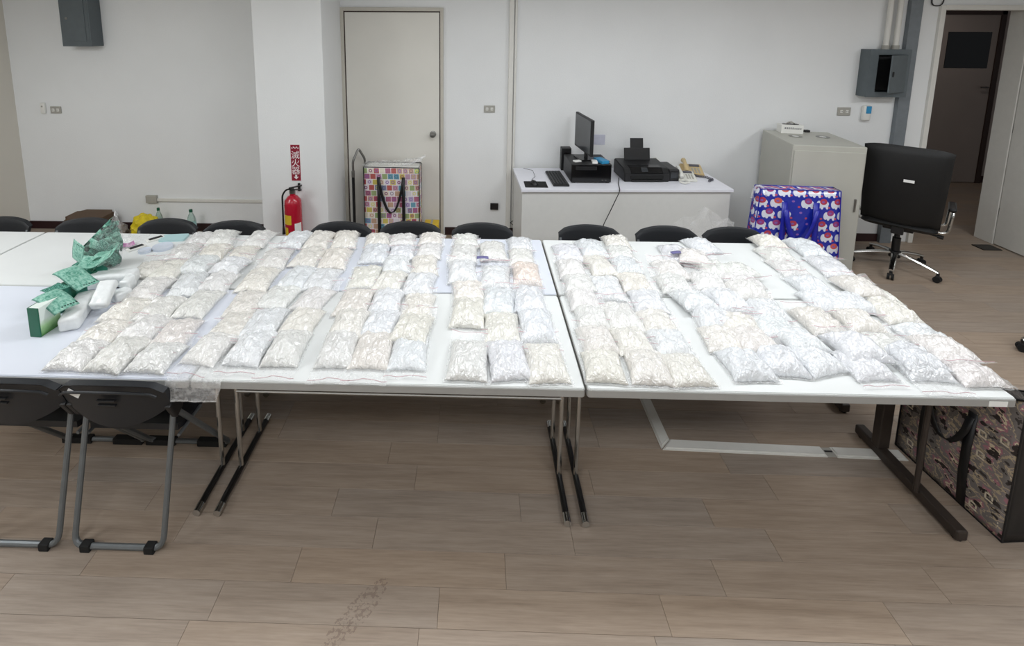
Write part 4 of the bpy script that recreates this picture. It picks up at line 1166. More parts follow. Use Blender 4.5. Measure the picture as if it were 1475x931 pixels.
# loose film spilling off the right end
def spill(u, v):
    n_ = noise.noise(Vector((u * 6, v * 5, 5.5)))
    x = u * .17; y = (v - .5) * .30
    z = .012 + .03 * abs(n_) + (0 if u < .45 else -.35 * (u - .45) ** 2)
    return (x, y + .02 * n_, z)
bm = NB(); grid(bm, 14, 22, spill); o = fin(bm, 'loose_film', M['film2'], None, True, 180); o.location = (1.715, .20, TZ); tag(o, 'clear plastic film spilling over the right table end near the front corner', 'plastic film', 'films over the right table end')
bm = NB(); grid(bm, 14, 22, spill); o = fin(bm, 'loose_film', M['film2'], None, True, 180); o.location = (1.715, .46, TZ + .004); tag(o, 'clear plastic film spilling over the right table end behind the corner one', 'plastic film', 'films over the right table end')
# printed labels on two bags
M['violet'] = plain('violet_print', '#6a6796', .5, var=.4, scale=300)
for loc, rz, lab in (((.835, 1.195, TZ + .062), .2, 'small violet printed slip on a bag in the sixth block'), ((-.425, 1.08, TZ + .060), .0, 'small violet printed slip on a bag in the fourth block')):
    bm = NB(); grid(bm, 6, 3, lambda u, v: ((u - .5) * .075, (v - .5) * .035, .004 * math.sin(u * 3))); o = fin(bm, 'printed_slip', M['violet'], None, True); o.location = loc; o.rotation_euler = (0, 0, rz)
    md = o.modifiers.new('thickness', 'SOLIDIFY'); md.thickness = .001
    tag(o, lab, 'slip', 'printed slips')

# ------------------------------------------------------------ computer desk
DZ = .78
t = thing('computer_desk', 'white office desk with a plain modesty panel against the back wall', 'desk', (-.055, 2.50, 0), math.radians(2.3))
bm = NB(); box2(bm, (0, 0, DZ - .028), (1.95, .70, DZ), .003); fin(bm, 'desktop', M['desk'], t)
bm = NB(); box2(bm, (.01, .018, .03), (1.93, .036, DZ - .028)); fin(bm, 'modesty_panel', M['deskp'], t)
for x in (.01, 1.905):
    bm = NB(); box2(bm, (x, .036, 0), (x + .025, .68, DZ - .028), .002); fin(bm, 'side_panel', M['deskp'], t)
# desktop computer case lying flat
t = thing('computer_case', 'glossy black desktop computer case on the desk under the monitor', 'computer', (.615, 2.90, DZ), math.radians(1))
bm = NB(); box2(bm, (-.19, -.19, .008), (.19, .19, .185), .006); fin(bm, 'case', M['blk'], t)
bm = NB(); box2(bm, (-.188, -.198, .012), (.188, -.189, .181), .004); f = fin(bm, 'front_panel', M['blk_gloss'], t)
bm = NB(); box2(bm, (-.15, -.2005, .13), (.05, -.197, .165), .002); fin(bm, 'drive_bay', M['blk'], f)
for x in (.10, .13):
    bm = NB(); box2(bm, (x, -.2, .03), (x + .014, -.197, .036)); fin(bm, 'port', M['steel'], f)
for x in (-.16, .16):
    for y in (-.16, .16):
        bm = NB(); box2(bm, (x - .015, y - .015, 0), (x + .015, y + .015, .009)); fin(bm, 'foot', M['rubber'], t)

t = thing('desk_speaker', 'dark grey upright box behind the left end of the computer case', 'speaker', (.455, 3.165, DZ))
bm = NB(); box2(bm, (-.05, -.04, 0), (.05, .05, .235), .005); fin(bm, 'cabinet', M['blk'], t)
bm = NB(); lathe(bm, [(.032, 0), (.03, .004), (.012, .001), (0, .003)], 18); q = fin(bm, 'driver', M['foot'], t, True); q.rotation_euler = (PI / 2, 0, 0); fold(q); q.location = (0, -.04, .16)
# monitor, seen almost edge on
t = thing('monitor', 'thin black monitor turned almost edge-on, on top of the computer case', 'monitor', (.60, 2.93, DZ + .185), math.radians(-84))
bm = NB(); prism(bm, rrect(-.11, .11, -.09, .09, .04), 0, .012, 'z'); fin(bm, 'base', M['blk_gloss'], t, True)
bm = NB(); box2(bm, (-.03, .0, .01), (.03, .022, .14), .006); fin(bm, 'neck', M['blk'], t)
bm = NB(); box2(bm, (-.25, -.032, .075), (.25, -.002, .425), .007); hd = fin(bm, 'display', M['blk'], t)
bm = NB(); box2(bm, (-.236, -.0345, .095), (.236, -.031, .412)); fin(bm, 'screen', M['screen'], hd)
bm = NB(); box2(bm, (-.14, -.004, .14), (.14, .016, .34), .012); fin(bm, 'back_cover', M['blk'], hd)
for i, (loc, s, rz, mt, lab) in enumerate((((.73, 2.80, DZ + .185), (.075, .15, .028), .35, 'blue', 'bright blue box on the computer case beside the monitor'),
                                           ((.66, 2.775, DZ + .185), (.05, .09, .018), -.1, 'paper', 'small white packet on the computer case beside the blue box'),
                                           ((.50, 2.80, DZ + .185), (.07, .045, .012), .4, 'paper', 'white folded slip at the left front of the computer case'),
                                           ((.775, 2.86, DZ + .185), (.04, .14, .012), .3, 'steel', 'silver strip at the right end of the computer case'))):
    bm = NB(); box(bm, (0, 0, s[2] / 2), s, .002); o = fin(bm, ('blue_box', 'paper_packet', 'paper_slip', 'metal_strip')[i], M[mt]); o.location = loc; o.rotation_euler = (0, 0, rz); tag(o, lab, ('box', 'packet', 'paper', 'strip')[i])
bm = NB(); box2(bm, (-.08, 0, 0), (.08, .003, .11)); o = fin(bm, 'wall_notice', plain('pale_lilac_card', '#c9cad8', .6)); o.location = (.80, WY - .004, 1.02); tag(o, 'pale lilac card on the wall behind the monitor', 'notice')
# keyboard
t = thing('keyboard', 'black keyboard lying lengthwise left of the computer case', 'keyboard', (.315, 2.82, DZ), math.radians(92))
bm = NB(); box2(bm, (-.225, -.075, 0), (.225, .075, .018), .005); fin(bm, 'base', M['blk'], t)
bm = NB(); box(bm, (0, 0, 0), (.0225, .0225, .008), .0025, seg=1); km = bpy.data.meshes.new('key'); bm.to_mesh(km); bm.free(); km.materials.append(plain('dark_key', '#26272a', .5))
for r in range(5):
    for c_ in range(16):
        q = obj('key', km, None, t); q.location = (-.2 + c_ * .0267, -.055 + r * .0275, .0215)
# mouse and pad
bm = NB(); prism(bm, rrect(-.105, .105, -.09, .09, .01), 0, .004, 'z'); o = fin(bm, 'mouse_pad', M['rubber']); o.location = (.09, 2.645, DZ); tag(o, 'black mouse pad at the left front corner of the desk', 'mouse pad')
t = thing('computer_mouse', 'black computer mouse on the mouse pad', 'mouse', (.075, 2.65, DZ + .004), .3)
bm = NB(); grid_pts = []
bmesh.ops.create_uvsphere(bm, u_segments=18, v_segments=10, radius=1.0)
for v in bm.verts: v.co = Vector((v.co.x * .031, v.co.y * .056, max(0, v.co.z) * .036))
fin(bm, 'shell', M['blk'], t, True)
bm = NB(); tube(bm, [(0, .022, .0315), (0, .034, .0285)], .004, 8); fin(bm, 'wheel', M['foot'], t, True)
bm = NB(); tube(bm, [(0, .05, .012), (.03, .12, .006), (.10, .20, .006), (.16, .40, .006), (.10, .5, .006)], .002, 6); fin(bm, 'cable', M['blk'], t, True)
# printer
t = thing('printer', 'black ink tank printer with a raised rear paper support', 'printer', (1.16, 2.94, DZ), math.radians(2))
bm = NB(); prism(bm, [(-.17, 0), (-.17, .085), (-.12, .125), (.17, .145), (.17, 0)], -.22, .215, 'x'); bmesh.ops.bevel(bm, geom=list(bm.edges), offset=.007, segments=2, affect='EDGES'); fin(bm, 'body', M['blk'], t)
bm = NB(); prism(bm, [(-.174, .086), (-.118, .131), (-.05, .136), (-.05, .126), (-.118, .121), (-.166, .082)], -.155, .15, 'x'); f = fin(bm, 'control_panel', M['blk_gloss'], t)
bm = NB(); box(bm, (-.02, -.142, .113), (.06, .05, .002), rot=(.68, 0, 0)); fin(bm, 'display', M['screen'], f)
bm = NB(); box2(bm, (-.16, -.176, .03), (.155, -.165, .06), .003); fin(bm, 'output_slot', M['rubber'], t)
bm = NB(); box2(bm, (-.15, -.185, .010), (.145, -.16, .026), .003); fin(bm, 'output_tray', M['blk_gloss'], t)
bm = NB(); box2(bm, (.217, -.15, 0), (.315, .14, .118), .01); f = fin(bm, 'ink_tank', M['blk'], t)
bm = NB(); box2(bm, (.232, -.1525, .03), (.30, -.149, .09), .002); fin(bm, 'window', M['screen'], f)
bm = NB(); box(bm, (-.005, .125, .20), (.26, .012, .125), .004, rot=(-.2, 0, 0)); f = fin(bm, 'paper_support', M['blk'], t)
bm = NB(); box(bm, (-.005, .150, .302), (.132, .010, .11), .004, rot=(-.2, 0, 0)); fin(bm, 'extension', M['blk'], f)
bm = NB(); tube(bm, arc_pts([(.905, 2.80, DZ + .03), (.875, 2.70, DZ + .004), (.838, 2.52, DZ + .004), (.83, 2.505, DZ - .02), (.77, 2.497, .62), (.70, 2.49, .46), (.66, 2.49, .25), (.70, 2.47, .01)], .012), .0042, 7)
tag(fin(bm, 'power_cable', M['blk'], None, True), 'black cable hanging from the printer down the front of the desk', 'cable')
# telephones
def phone(loc, rz, mat, label, s=1.0):
    t = thing('telephone', label, 'telephone', loc, rz, 'desk telephones')
    bm = NB(); prism(bm, [(-.10 * s, 0), (-.10 * s, .022 * s), (.10 * s, .068 * s), (.10 * s, 0)], -.095 * s, .095 * s, 'x'); bmesh.ops.bevel(bm, geom=list(bm.edges), offset=.008 * s, segments=2, affect='EDGES'); b_ = fin(bm, 'body', mat, t)
    sl = math.atan2(.046, .20)
    def onface(x, y, dz=0): return (x * s, y * s, (.022 + (y + .10) * .23 + dz) * s)
    bm = NB(); box(bm, onface(.03, .06, .003), (.09 * s, .04 * s, .006 * s), .002, rot=(sl, 0, 0)); fin(bm, 'display', M['cord'], b_)
    bm = NB(); box(bm, (0, 0, 0), (.016 * s, .015 * s, .006 * s), .002, seg=1); km2 = bpy.data.meshes.new('key'); bm.to_mesh(km2); bm.free(); km2.materials.append(M['outlet'])
    for i in range(4):
        for j in range(3):
            q = obj('key', km2, None, b_); q.location = onface(.005 + j * .026, -.07 + i * .024, .003); q.rotation_euler = (sl, 0, 0)
    bm = NB()
    pts = [(-.062 * s, y * s, (.035 + (y + .1) * .23 + h) * s) for y, h in ((-.105, .012), (-.085, .022), (-.04, .034), (.04, .034), (.085, .022), (.105, .012))]
    tube(bm, pts, [.020 * s, .024 * s, .017 * s, .017 * s, .024 * s, .020 * s], 12); fin(bm, 'handset', mat, t, True)
    return t
phone((1.715, 3.08, DZ), math.radians(-12), M['tan'], 'tan desk telephone at the right back corner of the desk', 1.08)
phone((1.47, 3.16, DZ), math.radians(4), M['phone'], 'ivory desk telephone half hidden behind the printer', 1.0)
phone((1.575, 2.88, DZ), math.radians(-8), M['phone'], 'ivory desk telephone in front of the tan one', .92)
bm = NB()
ctrl = [Vector(p) for p in ((1.66, 2.93, DZ + .03), (1.72, 2.95, DZ + .014), (1.79, 2.92, DZ + .012), (1.82, 2.84, DZ + .012), (1.76, 2.79, DZ + .012))]
pts = []
for i in range(121):
    f_ = i / 120 * (len(ctrl) - 1); a = min(int(f_), len(ctrl) - 2); p = ctrl[a].lerp(ctrl[a + 1], f_ - a)
    ang = i * 1.15; pts.append(p + Vector((math.cos(ang) * .009, math.sin(ang) * .005, math.sin(ang) * .009)))
tube(bm, pts, .003, 5); tag(fin(bm, 'coiled_cord', M['cord'], None, True), 'dark coiled telephone cord looping at the right of the desk', 'cord')
bm = NB(); tube(bm, [(1.50, 2.80, DZ + .012), (1.47, 2.745, DZ + .012), (1.50, 2.71, DZ + .012), (1.55, 2.735, DZ + .012), (1.54, 2.79, DZ + .012)], .010, 8); tag(fin(bm, 'white_cord', M['phone'], None, True), 'white cord loop in front of the ivory telephone', 'cord')

# ------------------------------------------------------------ cabinet with things on it
CBH = 1.21
t = thing('filing_cabinet', 'pale grey metal cabinet right of the desk', 'cabinet', (2.375, 2.565, 0), math.radians(-8))
bm = NB(); box2(bm, (0, .0, .03), (.60, .66, CBH), .006); fin(bm, 'body', M['cabinet'], t)
bm = NB(); box2(bm, (.012, -.012, .05), (.585, .0, CBH - .05), .003); d = fin(bm, 'door', M['cabinet'], t)
bm = NB(); box2(bm, (.54, -.022, .62), (.555, -.012, .74), .003); fin(bm, 'handle', M['steel'], d)
bm = NB(); box2(bm, (.02, .02, 0), (.58, .64, .03)); fin(bm, 'plinth', M['foot'], t)
t = thing('tissue_box', 'white printed carton with an open top on the cabinet', 'carton', (2.665, 3.10, CBH), math.radians(-9))
bm = NB(); box2(bm, (-.10, -.055, 0), (.10, .055, .085), .002); b_ = fin(bm, 'carton', M['white'], t)
bm = NB(); prism(bm, rrect(-.075, .075, -.03, .03, .028), .084, .0865, 'z'); fin(bm, 'opening', M['blk'], b_)
bm = NB(); grid(bm, 10, 6, lambda u, v: ((u - .5) * .09, (v - .5) * .035, .085 + .022 * math.sin(u * PI) * (1 + .4 * math.sin(v * 9 + u * 8)))); fin(bm, 'tissue', M['outlet'], t, True)
rr = random.Random(4)
for i in range(9):
    bm = NB(); h = .018 if i < 5 else .011
    x = -.072 + i * .0175
    box2(bm, (x, -.0562, .044), (x + .013, -.0552, .044 + h * .25)); box2(bm, (x + .004, -.0562, .044), (x + .008, -.0552, .044 + h)); box2(bm, (x, -.0562, .044 + h * .7), (x + .013, -.0552, .044 + h * .9))
    o = fin(bm, 'printed_mark', M['cord'], b_); o['kind'] = 'stuff'
bm = NB(); box2(bm, (-.025, -.02, 0), (.025, .02, .022), .003); o = fin(bm, 'stapler_box', M['blk']); o.location = (2.85, 3.13, CBH); tag(o, 'small black block beside the white carton on the cabinet', 'block')
for x, y, lab in ((2.613, 2.92, 'left silver disc lying on the cabinet top'), (2.86, 2.90, 'right silver disc lying on the cabinet top')):
    bm = NB(); lathe(bm, [(.030, .001), (.030, .003), (.058, .003), (.058, .0005), (.030, .0005)], 32); o = fin(bm, 'silver_disc', M['steel'], None, True); o.location = (x, y, CBH); tag(o, lab, 'disc', 'silver discs on the cabinet')
    bm = NB(); lathe(bm, [(.0, .0005), (.029, .0005), (.029, .002), (0, .002)], 24); fin(bm, 'paper_label', M['paper'], o, True)

# ------------------------------------------------------------ soft carrier bags
def carrier(name, label, loc, rz, w_, d_, h_, mat, trim, flare=.0, top=None, seed=1, slump=.02, droop=0.0):
    """boxy woven carrier bag: separate panels with soft bulge, piping on every edge"""
    t = thing(name, label, 'bag', loc, rz)
    def corner(sx, sy, zf):
        k = 1 + flare * (1 - zf)
        return Vector((sx * w_ / 2 * k, sy * d_ / 2 * k, h_ * zf - ((slump * (1 + sx * .3) + (droop if sx < 0 else 0)) if zf > .9 else 0)))
    def panel(nm, a, b, c_, d, nrm, mt, nu=14, nv=14, bulge=.018):
        nrm = Vector(nrm)
        def f(u, v):
            p = a.lerp(b, u).lerp(d.lerp(c_, u), v)
            e = math.sin(PI * u) ** .6 * math.sin(PI * v) ** .6
            return p + nrm * (bulge * e * (.6 + .8 * noise.noise(Vector((u * 3 + seed, v * 3, seed * 2)))) + .006 * e * noise.noise(Vector((u * 9, v * 7 + seed, 1))))
        bm = NB(); grid(bm, nu, nv, f); o = fin(bm, nm, mt, t, True, 180)
        md = o.modifiers.new('thickness', 'SOLIDIFY'); md.thickness = .002; md.offset = -1
        return o
    c = {(sx, sy, z): corner(sx, sy, z) for sx in (-1, 1) for sy in (-1, 1) for z in (0, 1)}
    panel('front_panel', c[-1, -1, 0], c[1, -1, 0], c[1, -1, 1], c[-1, -1, 1], (0, -1, 0), mat[0])
    panel('back_panel', c[1, 1, 0], c[-1, 1, 0], c[-1, 1, 1], c[1, 1, 1], (0, 1, 0), mat[0])
    panel('side_panel', c[-1, 1, 0], c[-1, -1, 0], c[-1, -1, 1], c[-1, 1, 1], (-1, 0, 0), mat[1], bulge=.012)
    panel('side_panel', c[1, -1, 0], c[1, 1, 0], c[1, 1, 1], c[1, -1, 1], (1, 0, 0), mat[1], bulge=.012)
    panel('top_panel', c[-1, -1, 1], c[1, -1, 1], c[1, 1, 1], c[-1, 1, 1], (0, 0, 1), mat[2], bulge=.012)
    panel('base_panel', c[-1, 1, 0], c[1, 1, 0], c[1, -1, 0], c[-1, -1, 0], (0, 0, 0), mat[1], bulge=0)
    for nm, loop in (('top_piping', [c[-1, -1, 1], c[1, -1, 1], c[1, 1, 1], c[-1, 1, 1]]), ('base_piping', [c[-1, -1, 0], c[1, -1, 0], c[1, 1, 0], c[-1, 1, 0]])):
        bm = NB(); tube(bm, [p + Vector((0, 0, .004)) for p in loop], .0045, 6, closed=True); fin(bm, nm, trim, t, True)
    for sx in (-1, 1):
        for sy in (-1, 1):
            bm = NB(); tube(bm, [c[sx, sy, 0] + Vector((0, 0, .004)), c[sx, sy, 1]], .0045, 6); fin(bm, 'edge_piping', trim, t, True)
    return t
def strap(t, pts, w_, mat, name='strap', axis=(1, 0, 0), th=.003):
    """flat webbing along a polyline; axis is the width direction"""
    ax = Vector(axis) * w_ / 2; bm = NB()
    pts = [Vector(p) for p in pts]; rows = [(bm.verts.new(p - ax), bm.verts.new(p + ax)) for p in pts]
    for a, b in zip(rows, rows[1:]): bm.faces.new((a[0], a[1], b[1], b[0]))
    o = fin(bm, name, mat, t, True, 180); md = o.modifiers.new('thickness', 'SOLIDIFY'); md.thickness = th; md.offset = 0
    return o
# patchwork bag by the cream door
pb = carrier('patchwork_bag', 'white bag with colourful patchwork print and black straps before the cream door', (-1.325, 3.085, 0), 0, .565, .20, .83, (M['multibag'], M['multibag'], M['white']), M['blk'], seed=2, slump=.005)
for x in (-.125, .125):
    strap(pb, [(x, -.118, .02), (x, -.128, .25), (x, -.130, .5), (x, -.126, .735)], .032, M['blk'])
strap(pb, [(-.125 + .25 * k / 16, -.132, .735 - .375 * math.sin(PI * k / 16) ** .75) for k in range(17)], .026, M['blk'], 'handle', (1, 0, .35))
def wrap(u, v):
    x = (u - .5) * .60; n_ = noise.noise(Vector((u * 6, v * 3, 1.2)))
    return (x, -.09 + .18 * v + .01 * n_, .835 + .035 * abs(n_) + .045 * u * u)
bm = NB(); grid(bm, 22, 8, wrap); fin(bm, 'clear_liner', M['film2'], pb, True, 180)
bm = NB(); tube(bm, [(.10, -.06, .845), (.20, -.05, .86), (.28, -.03, .90), (.335, 0, .93)], .012, 8); fin(bm, 'liner_twist', M['film2'], pb, True)
# folding hand truck behind the bag
t = thing('hand_truck', 'folding hand truck with a bent grey handle behind the patchwork bag', 'hand truck', (-1.69, 3.12, 0), 0)
bm = NB(); tube(bm, arc_pts([(-.05, -.03, .70), (-.05, -.03, .86), (0, .02, .985), (.05, .08, .86), (.05, .08, .70)], .03), .012, 10); fin(bm, 'handle', M['steel'], t, True)
for p, q in (((-.05, -.03, .10), (-.05, -.03, .72)), ((.05, .08, .10), (.05, .08, .72))):
    bm = NB(); tube(bm, [p, q], .015, 10); fin(bm, 'upright', M['blk'], t, True)
bm = NB(); box2(bm, (-.065, -.045, .69), (-.035, -.015, .76), .004); fin(bm, 'clamp', M['steel'], t)
bm = NB(); box2(bm, (-.07, -.10, .012), (.07, .12, .024), .002); fin(bm, 'toe_plate', M['steel'], t)
for y in (-.05, .10):
    bm = NB(); tube(bm, [(-.085, y, .055), (-.055, y, .055)], .052, 18); fin(bm, 'wheel', M['rubber'], t, True)
t = thing('yellow_box', 'yellow carton on the floor right of the patchwork bag', 'carton', (-.93, 3.13, 0), 0)
bm = NB(); box2(bm, (-.075, -.07, 0), (.075, .07, .20), .004); fin(bm, 'carton', M['ylabel'], t)
bm = NB(); box2(bm, (-.01, -.0715, 0), (.01, .0715, .2012)); fin(bm, 'tape', M['outlet'], t)
# blue elephant bag
eb = carrier('elephant_bag', 'blue carrier bag with white elephant print in front of the cabinet', (2.335, 2.385, 0), math.radians(-3), .66, .11, .86, (M['elephant'], M['elephant'], M['elephant']), M['bluetrim'], flare=.16, seed=5, slump=.0)
for x in (-.13, .13):
    strap(eb, [(x * 1.15, -.086, .02), (x * 1.1, -.09, .3), (x, -.086, .6), (x, -.075, .76)], .05, M['bluetrim'])
strap(eb, [(-.13 + .26 * k / 14, -.106, .70 - .30 * math.sin(PI * k / 14) ** .7) for k in range(15)], .04, M['bluetrim'], 'handle', (1, 0, .3))
bm = NB(); tube(bm, arc_pts([(-.365, .02, .76), (-.36, .0, .87), (-.31, -.03, .89), (-.28, -.06, .80)], .04), .010, 8); fin(bm, 'white_loop', M['film2'], eb, True)
# camouflage bag by the right table end
cb = carrier('camouflage_bag', 'large camouflage print bag with black ends standing by the right table end', (1.985, .315, 0), math.radians(95.5), .53, .27, .70, (M['camo'], M['blk'], M['blk']), M['blk'], seed=9, slump=.005, droop=.33)
# in this bag the camouflage faces are its front and back panels; the front one faces the table leg
cb.rotation_euler = (0, 0, math.radians(-86))
for x in (-.12, .085):
    strap(cb, [(x, -.140, .01), (x, -.155, .18), (x, -.157, .3), (x, -.150, .44 + x * .6)], .040, M['blk'])
strap(cb, [(-.12 + .205 * k / 14, -.160, .47 - .20 * math.sin(PI * k / 14) ** .6) for k in range(15)], .034, M['blk'], 'handle', (1, 0, .3))
for x, z in ((.225, .47), (.145, .33), (.205, .17), (.14, .43), (.15, .07), (-.2, .3), (-.17, .1)):
    bm = NB()
    for a in ((-.017, -.017, .017, -.011), (-.017, .011, .017, .017), (-.017, -.017, -.011, .017), (.011, -.005, .017, .017)):
        box2(bm, (a[0], -.0012, a[1]), (a[2], .0012, a[3]))
    o = fin(bm, 'printed_square', M['camopatch'], cb); o.location = (x, -.157, z); o['kind'] = 'stuff'
bm = NB(); box2(bm, (.2664, -.05, .40), (.2744, -.04, .43)); fin(bm, 'white_tag', M['paper'], cb)

# ------------------------------------------------------------ office chair
def office_chair(loc, rz, label, stool=False):
    """faces +y"""
    t = thing('office_chair', label, 'chair', loc, rz, 'wheeled seats')
    for k in range(5):
        a = math.radians(-90 + 72 * k)
        dr = Vector((math.cos(a), math.sin(a), 0)); sd = Vector((-dr.y, dr.x, 0))
        bm = NB(); n = 9; rings = []
        for i in range(n):
            f_ = i / (n - 1); r = .03 + .30 * f_; z = .150 - .062 * f_ ** 1.5; wd = .026 - .008 * f_; hh = .016 - .004 * f_
            rings.append([bm.verts.new(dr * r + sd * wd * math.cos(b) + Vector((0, 0, z + hh * math.sin(b)))) for b in [j * PI / 4 for j in range(8)]])
        for A, B2 in zip(rings, rings[1:]):
            for j in range(8): bm.faces.new((A[j], A[(j + 1) % 8], B2[(j + 1) % 8], B2[j]))
        bm.faces.new(rings[0]); bm.faces.new(rings[-1]); fin(bm, 'base_leg', M['chrome'], t, True)
        p = dr * .325
        bm = NB(); lathe(bm, [(.012, .055), (.012, .085)], 10, (p.x, p.y, 0)); box(bm, (p.x, p.y, .052), (.03, .03, .02), .005); cs = fin(bm, 'caster', M['blk'], t)
        for s_ in (-1, 1):
            c_ = p + sd * .015 * s_
            bm = NB(); tube(bm, [c_ - sd * .010 + Vector((0, 0, .028)), c_ + sd * .010 + Vector((0, 0, .028))], .028, 16); fin(bm, 'wheel', M['rubber'], cs, True)
    bm = NB(); lathe(bm, [(.045, .11), (.045, .17), (.032, .175), (.032, .30), (.022, .305), (.022, .42)], 20); fin(bm, 'gas_column', M['blk'], t, True)
    bm = NB(); box2(bm, (-.11, -.12, .40), (.11, .10, .445), .01); mc = fin(bm, 'tilt_mechanism', M['blk'], t)
    bm = NB(); tube(bm, [(.08, -.02, .42), (.27, -.04, .405)], .010, 8); tube(bm, [(.27, -.04, .405), (.31, -.045, .402)], .018, 10); fin(bm, 'lever', M['blk'], mc, True)
    lea = M['leather']
    if stool:
        bm = NB(); lathe(bm, [(0, .445), (.15, .445), (.17, .46), (.17, .50), (.15, .52), (0, .525)], 28); fin(bm, 'seat', lea, t, True)
        return t
    def slab(nm, fn, th, nu=16, nv=16):
        bm = NB()
        A = grid(bm, nu, nv, lambda u, v: fn(u, v, 1)); B2 = grid(bm, nu, nv, lambda u, v: fn(u, v, -1))
        bmesh.ops.remove_doubles(bm, verts=bm.verts, dist=1e-4)
        return fin(bm, nm, lea, t, True, 60)
    def edge(u, v): return (max(0, 1 - abs(2 * u - 1) ** 6) * max(0, 1 - abs(2 * v - 1) ** 6)) ** .45
    slab('seat', lambda u, v, s_: ((u - .5) * .53 * (1 - .1 * v * 0), -.25 + .50 * v, .485 + s_ * .042 * edge(u, v) - .02 * (v > .8) * (v - .8) * 5), .08)
    def bk(u, v, s_):
        w_ = .55 + .055 * v
        x = (u - .5) * w_
        z = .50 + .735 * v - .025 * (2 * u - 1) ** 2 * 0
        if v > .9: z -= .03 * abs(2 * u - 1) ** 4 * (v - .9) * 10
        y = -.235 - .09 * v - .045 * math.sin(v * PI) * .6 + .05 * (2 * u - 1) ** 2 + s_ * .038 * edge(u, v)
        return (x, y, z)
    b_ = slab('backrest', bk, .07, 18, 20)
    bm = NB(); box2(bm, (-.045, -.02, .40), (.045, .02, .62), .01); sp = fin(bm, 'back_support', M['blk'], t); sp.location = (0, -.215, 0)
    for s_ in (-1, 1):
        bm = NB(); tube(bm, arc_pts([(s_ * .20, -.10, .455), (s_ * .33, -.10, .46), (s_ * .345, -.10, .66), (s_ * .33, .16, .66), (s_ * .32, .14, .46), (s_ * .20, .12, .455)], .045), .013, 10); ar = fin(bm, 'arm_frame', M['chrome'], t, True)
        bm = NB(); box(bm, (s_ * .338, .03, .678), (.055, .27, .035), .014, seg=3); fin(bm, 'arm_pad', M['blk'], ar, True)
    return t
M['leather'] = plain('black_leather', '#080809', .6, bump=.3, bscale=250)
oc = office_chair((3.50, 2.68, 0), math.radians(-42), 'black office chair with chrome base, its back to the tables')
bm = NB(); box2(bm, (-.036, -.001, -.012), (.036, .001, .012)); lb = fin(bm, 'white_tag', M['paper'], oc); lb.location = (.035, -.382, .94)
o2 = office_chair((3.675, 1.268, 0), math.radians(24), 'round black swivel stool, only one caster in view at the right edge', True)
o2['category'] = 'stool'; o2.name = 'swivel_stool'; del o2['group']
# cable heap on the floor behind the chair
bm = NB(); pts = []
for i in range(150):
    a = i * .33; r = .10 + .05 * noise.noise(Vector((i * .11, 0, 0))); pts.append((r * math.cos(a), r * .7 * math.sin(a), .02 + .10 * (i / 150) + .02 * noise.noise(Vector((0, i * .13, 0)))))
tube(bm, pts, .008, 6); o = fin(bm, 'cable_coil', M['rubber'], None, True); o.location = (3.30, 3.10, 0); tag(o, 'heap of coiled black cable on the floor behind the office chair', 'cable')
bm = NB(); tube(bm, [(-.05, 3.22, .34), (-.045, 3.20, .22), (-.10, 3.19, .18), (-.02, 3.18, .12), (-.08, 3.17, .06), (-.14, 3.16, .008), (-.3, 3.12, .008)], .006, 6); tag(fin(bm, 'loose_cable', M['blk'], None, True), 'loose dark cables at the foot of the white vertical conduit', 'cable')

# ------------------------------------------------------------ fire extinguisher and sign on the column
t = thing('fire_extinguisher', 'red fire extinguisher with a yellow label mounted on the column', 'extinguisher', (-2.165, 2.515, .10), math.radians(10))
bm = NB(); lathe(bm, [(.0, .0), (.074, .0), (.078, .012), (.078, .50), (.072, .545), (.045, .58), (.026, .592), (.026, .61), (0, .61)], 28); fin(bm, 'cylinder', M['red'], t, True)
bm = NB(); lathe(bm, [(.028, .608), (.028, .64), (.016, .645), (.016, .665), (0, .667)], 16); v_ = fin(bm, 'valve', M['steel'], t, True)
bm = NB(); box(bm, (.03, -.01, .672), (.12, .022, .010), .003, rot=(0, -.18, 0)); fin(bm, 'lever', M['blk'], v_)
bm = NB(); box(bm, (.03, -.01, .645), (.11, .022, .008), .003, rot=(0, .12, 0)); fin(bm, 'grip', M['blk'], v_)
bm = NB(); tube(bm, arc_pts([(-.02, -.01, .65), (-.05, -.015, .655), (-.088, -.02, .60), (-.092, -.01, .30)], .03), .008, 8); h_ = fin(bm, 'hose', M['rubber'], t, True)
bm = NB(); tube(bm, [(-.092, -.01, .30), (-.092, -.01, .22)], [.009, .014], 12); fin(bm, 'nozzle', M['blk'], h_, True)
def band(a0, a1, z0, z1, mat, nm):
    bm = NB(); grid(bm, 12, 1, lambda u, v: (.0792 * math.cos(a0 + (a1 - a0) * u), .0792 * math.sin(a0 + (a1 - a0) * u), z0 + (z1 - z0) * v)); fin(bm, nm, mat, t, True)
band(math.radians(-160), math.radians(-95), .33, .42, M['ylabel'], 'label')
band(math.radians(-150), math.radians(-120), .18, .30, M['ylabel'], 'label')
band(math.radians(-75), math.radians(-25), .10, .34, M['paper'], 'label')
band(math.radians(-175), math.radians(-155), .45, .50, M['paper'], 'label')
bm = NB(); box2(bm, (-.05, .07, .40), (.05, .10, .46), .004); fin(bm, 'wall_bracket', M['foot'], t)
bm = NB(); box2(bm, (-.05, -.02, -.012), (.05, .10, 0), .003); fin(bm, 'bracket_shelf', M['foot'], t)
t = thing('extinguisher_sign', 'tall red wall sign with white characters and a down arrow', 'sign', (-2.16, CYF, .97))
bm = NB(); box2(bm, (-.048, -.003, -.178), (.048, 0, .178)); fin(bm, 'plate', M['signwhite'], t)
bm = NB(); box2(bm, (-.043, -.0042, -.173), (.043, -.0028, .173)); p_ = fin(bm, 'red_face', M['signred'], t)
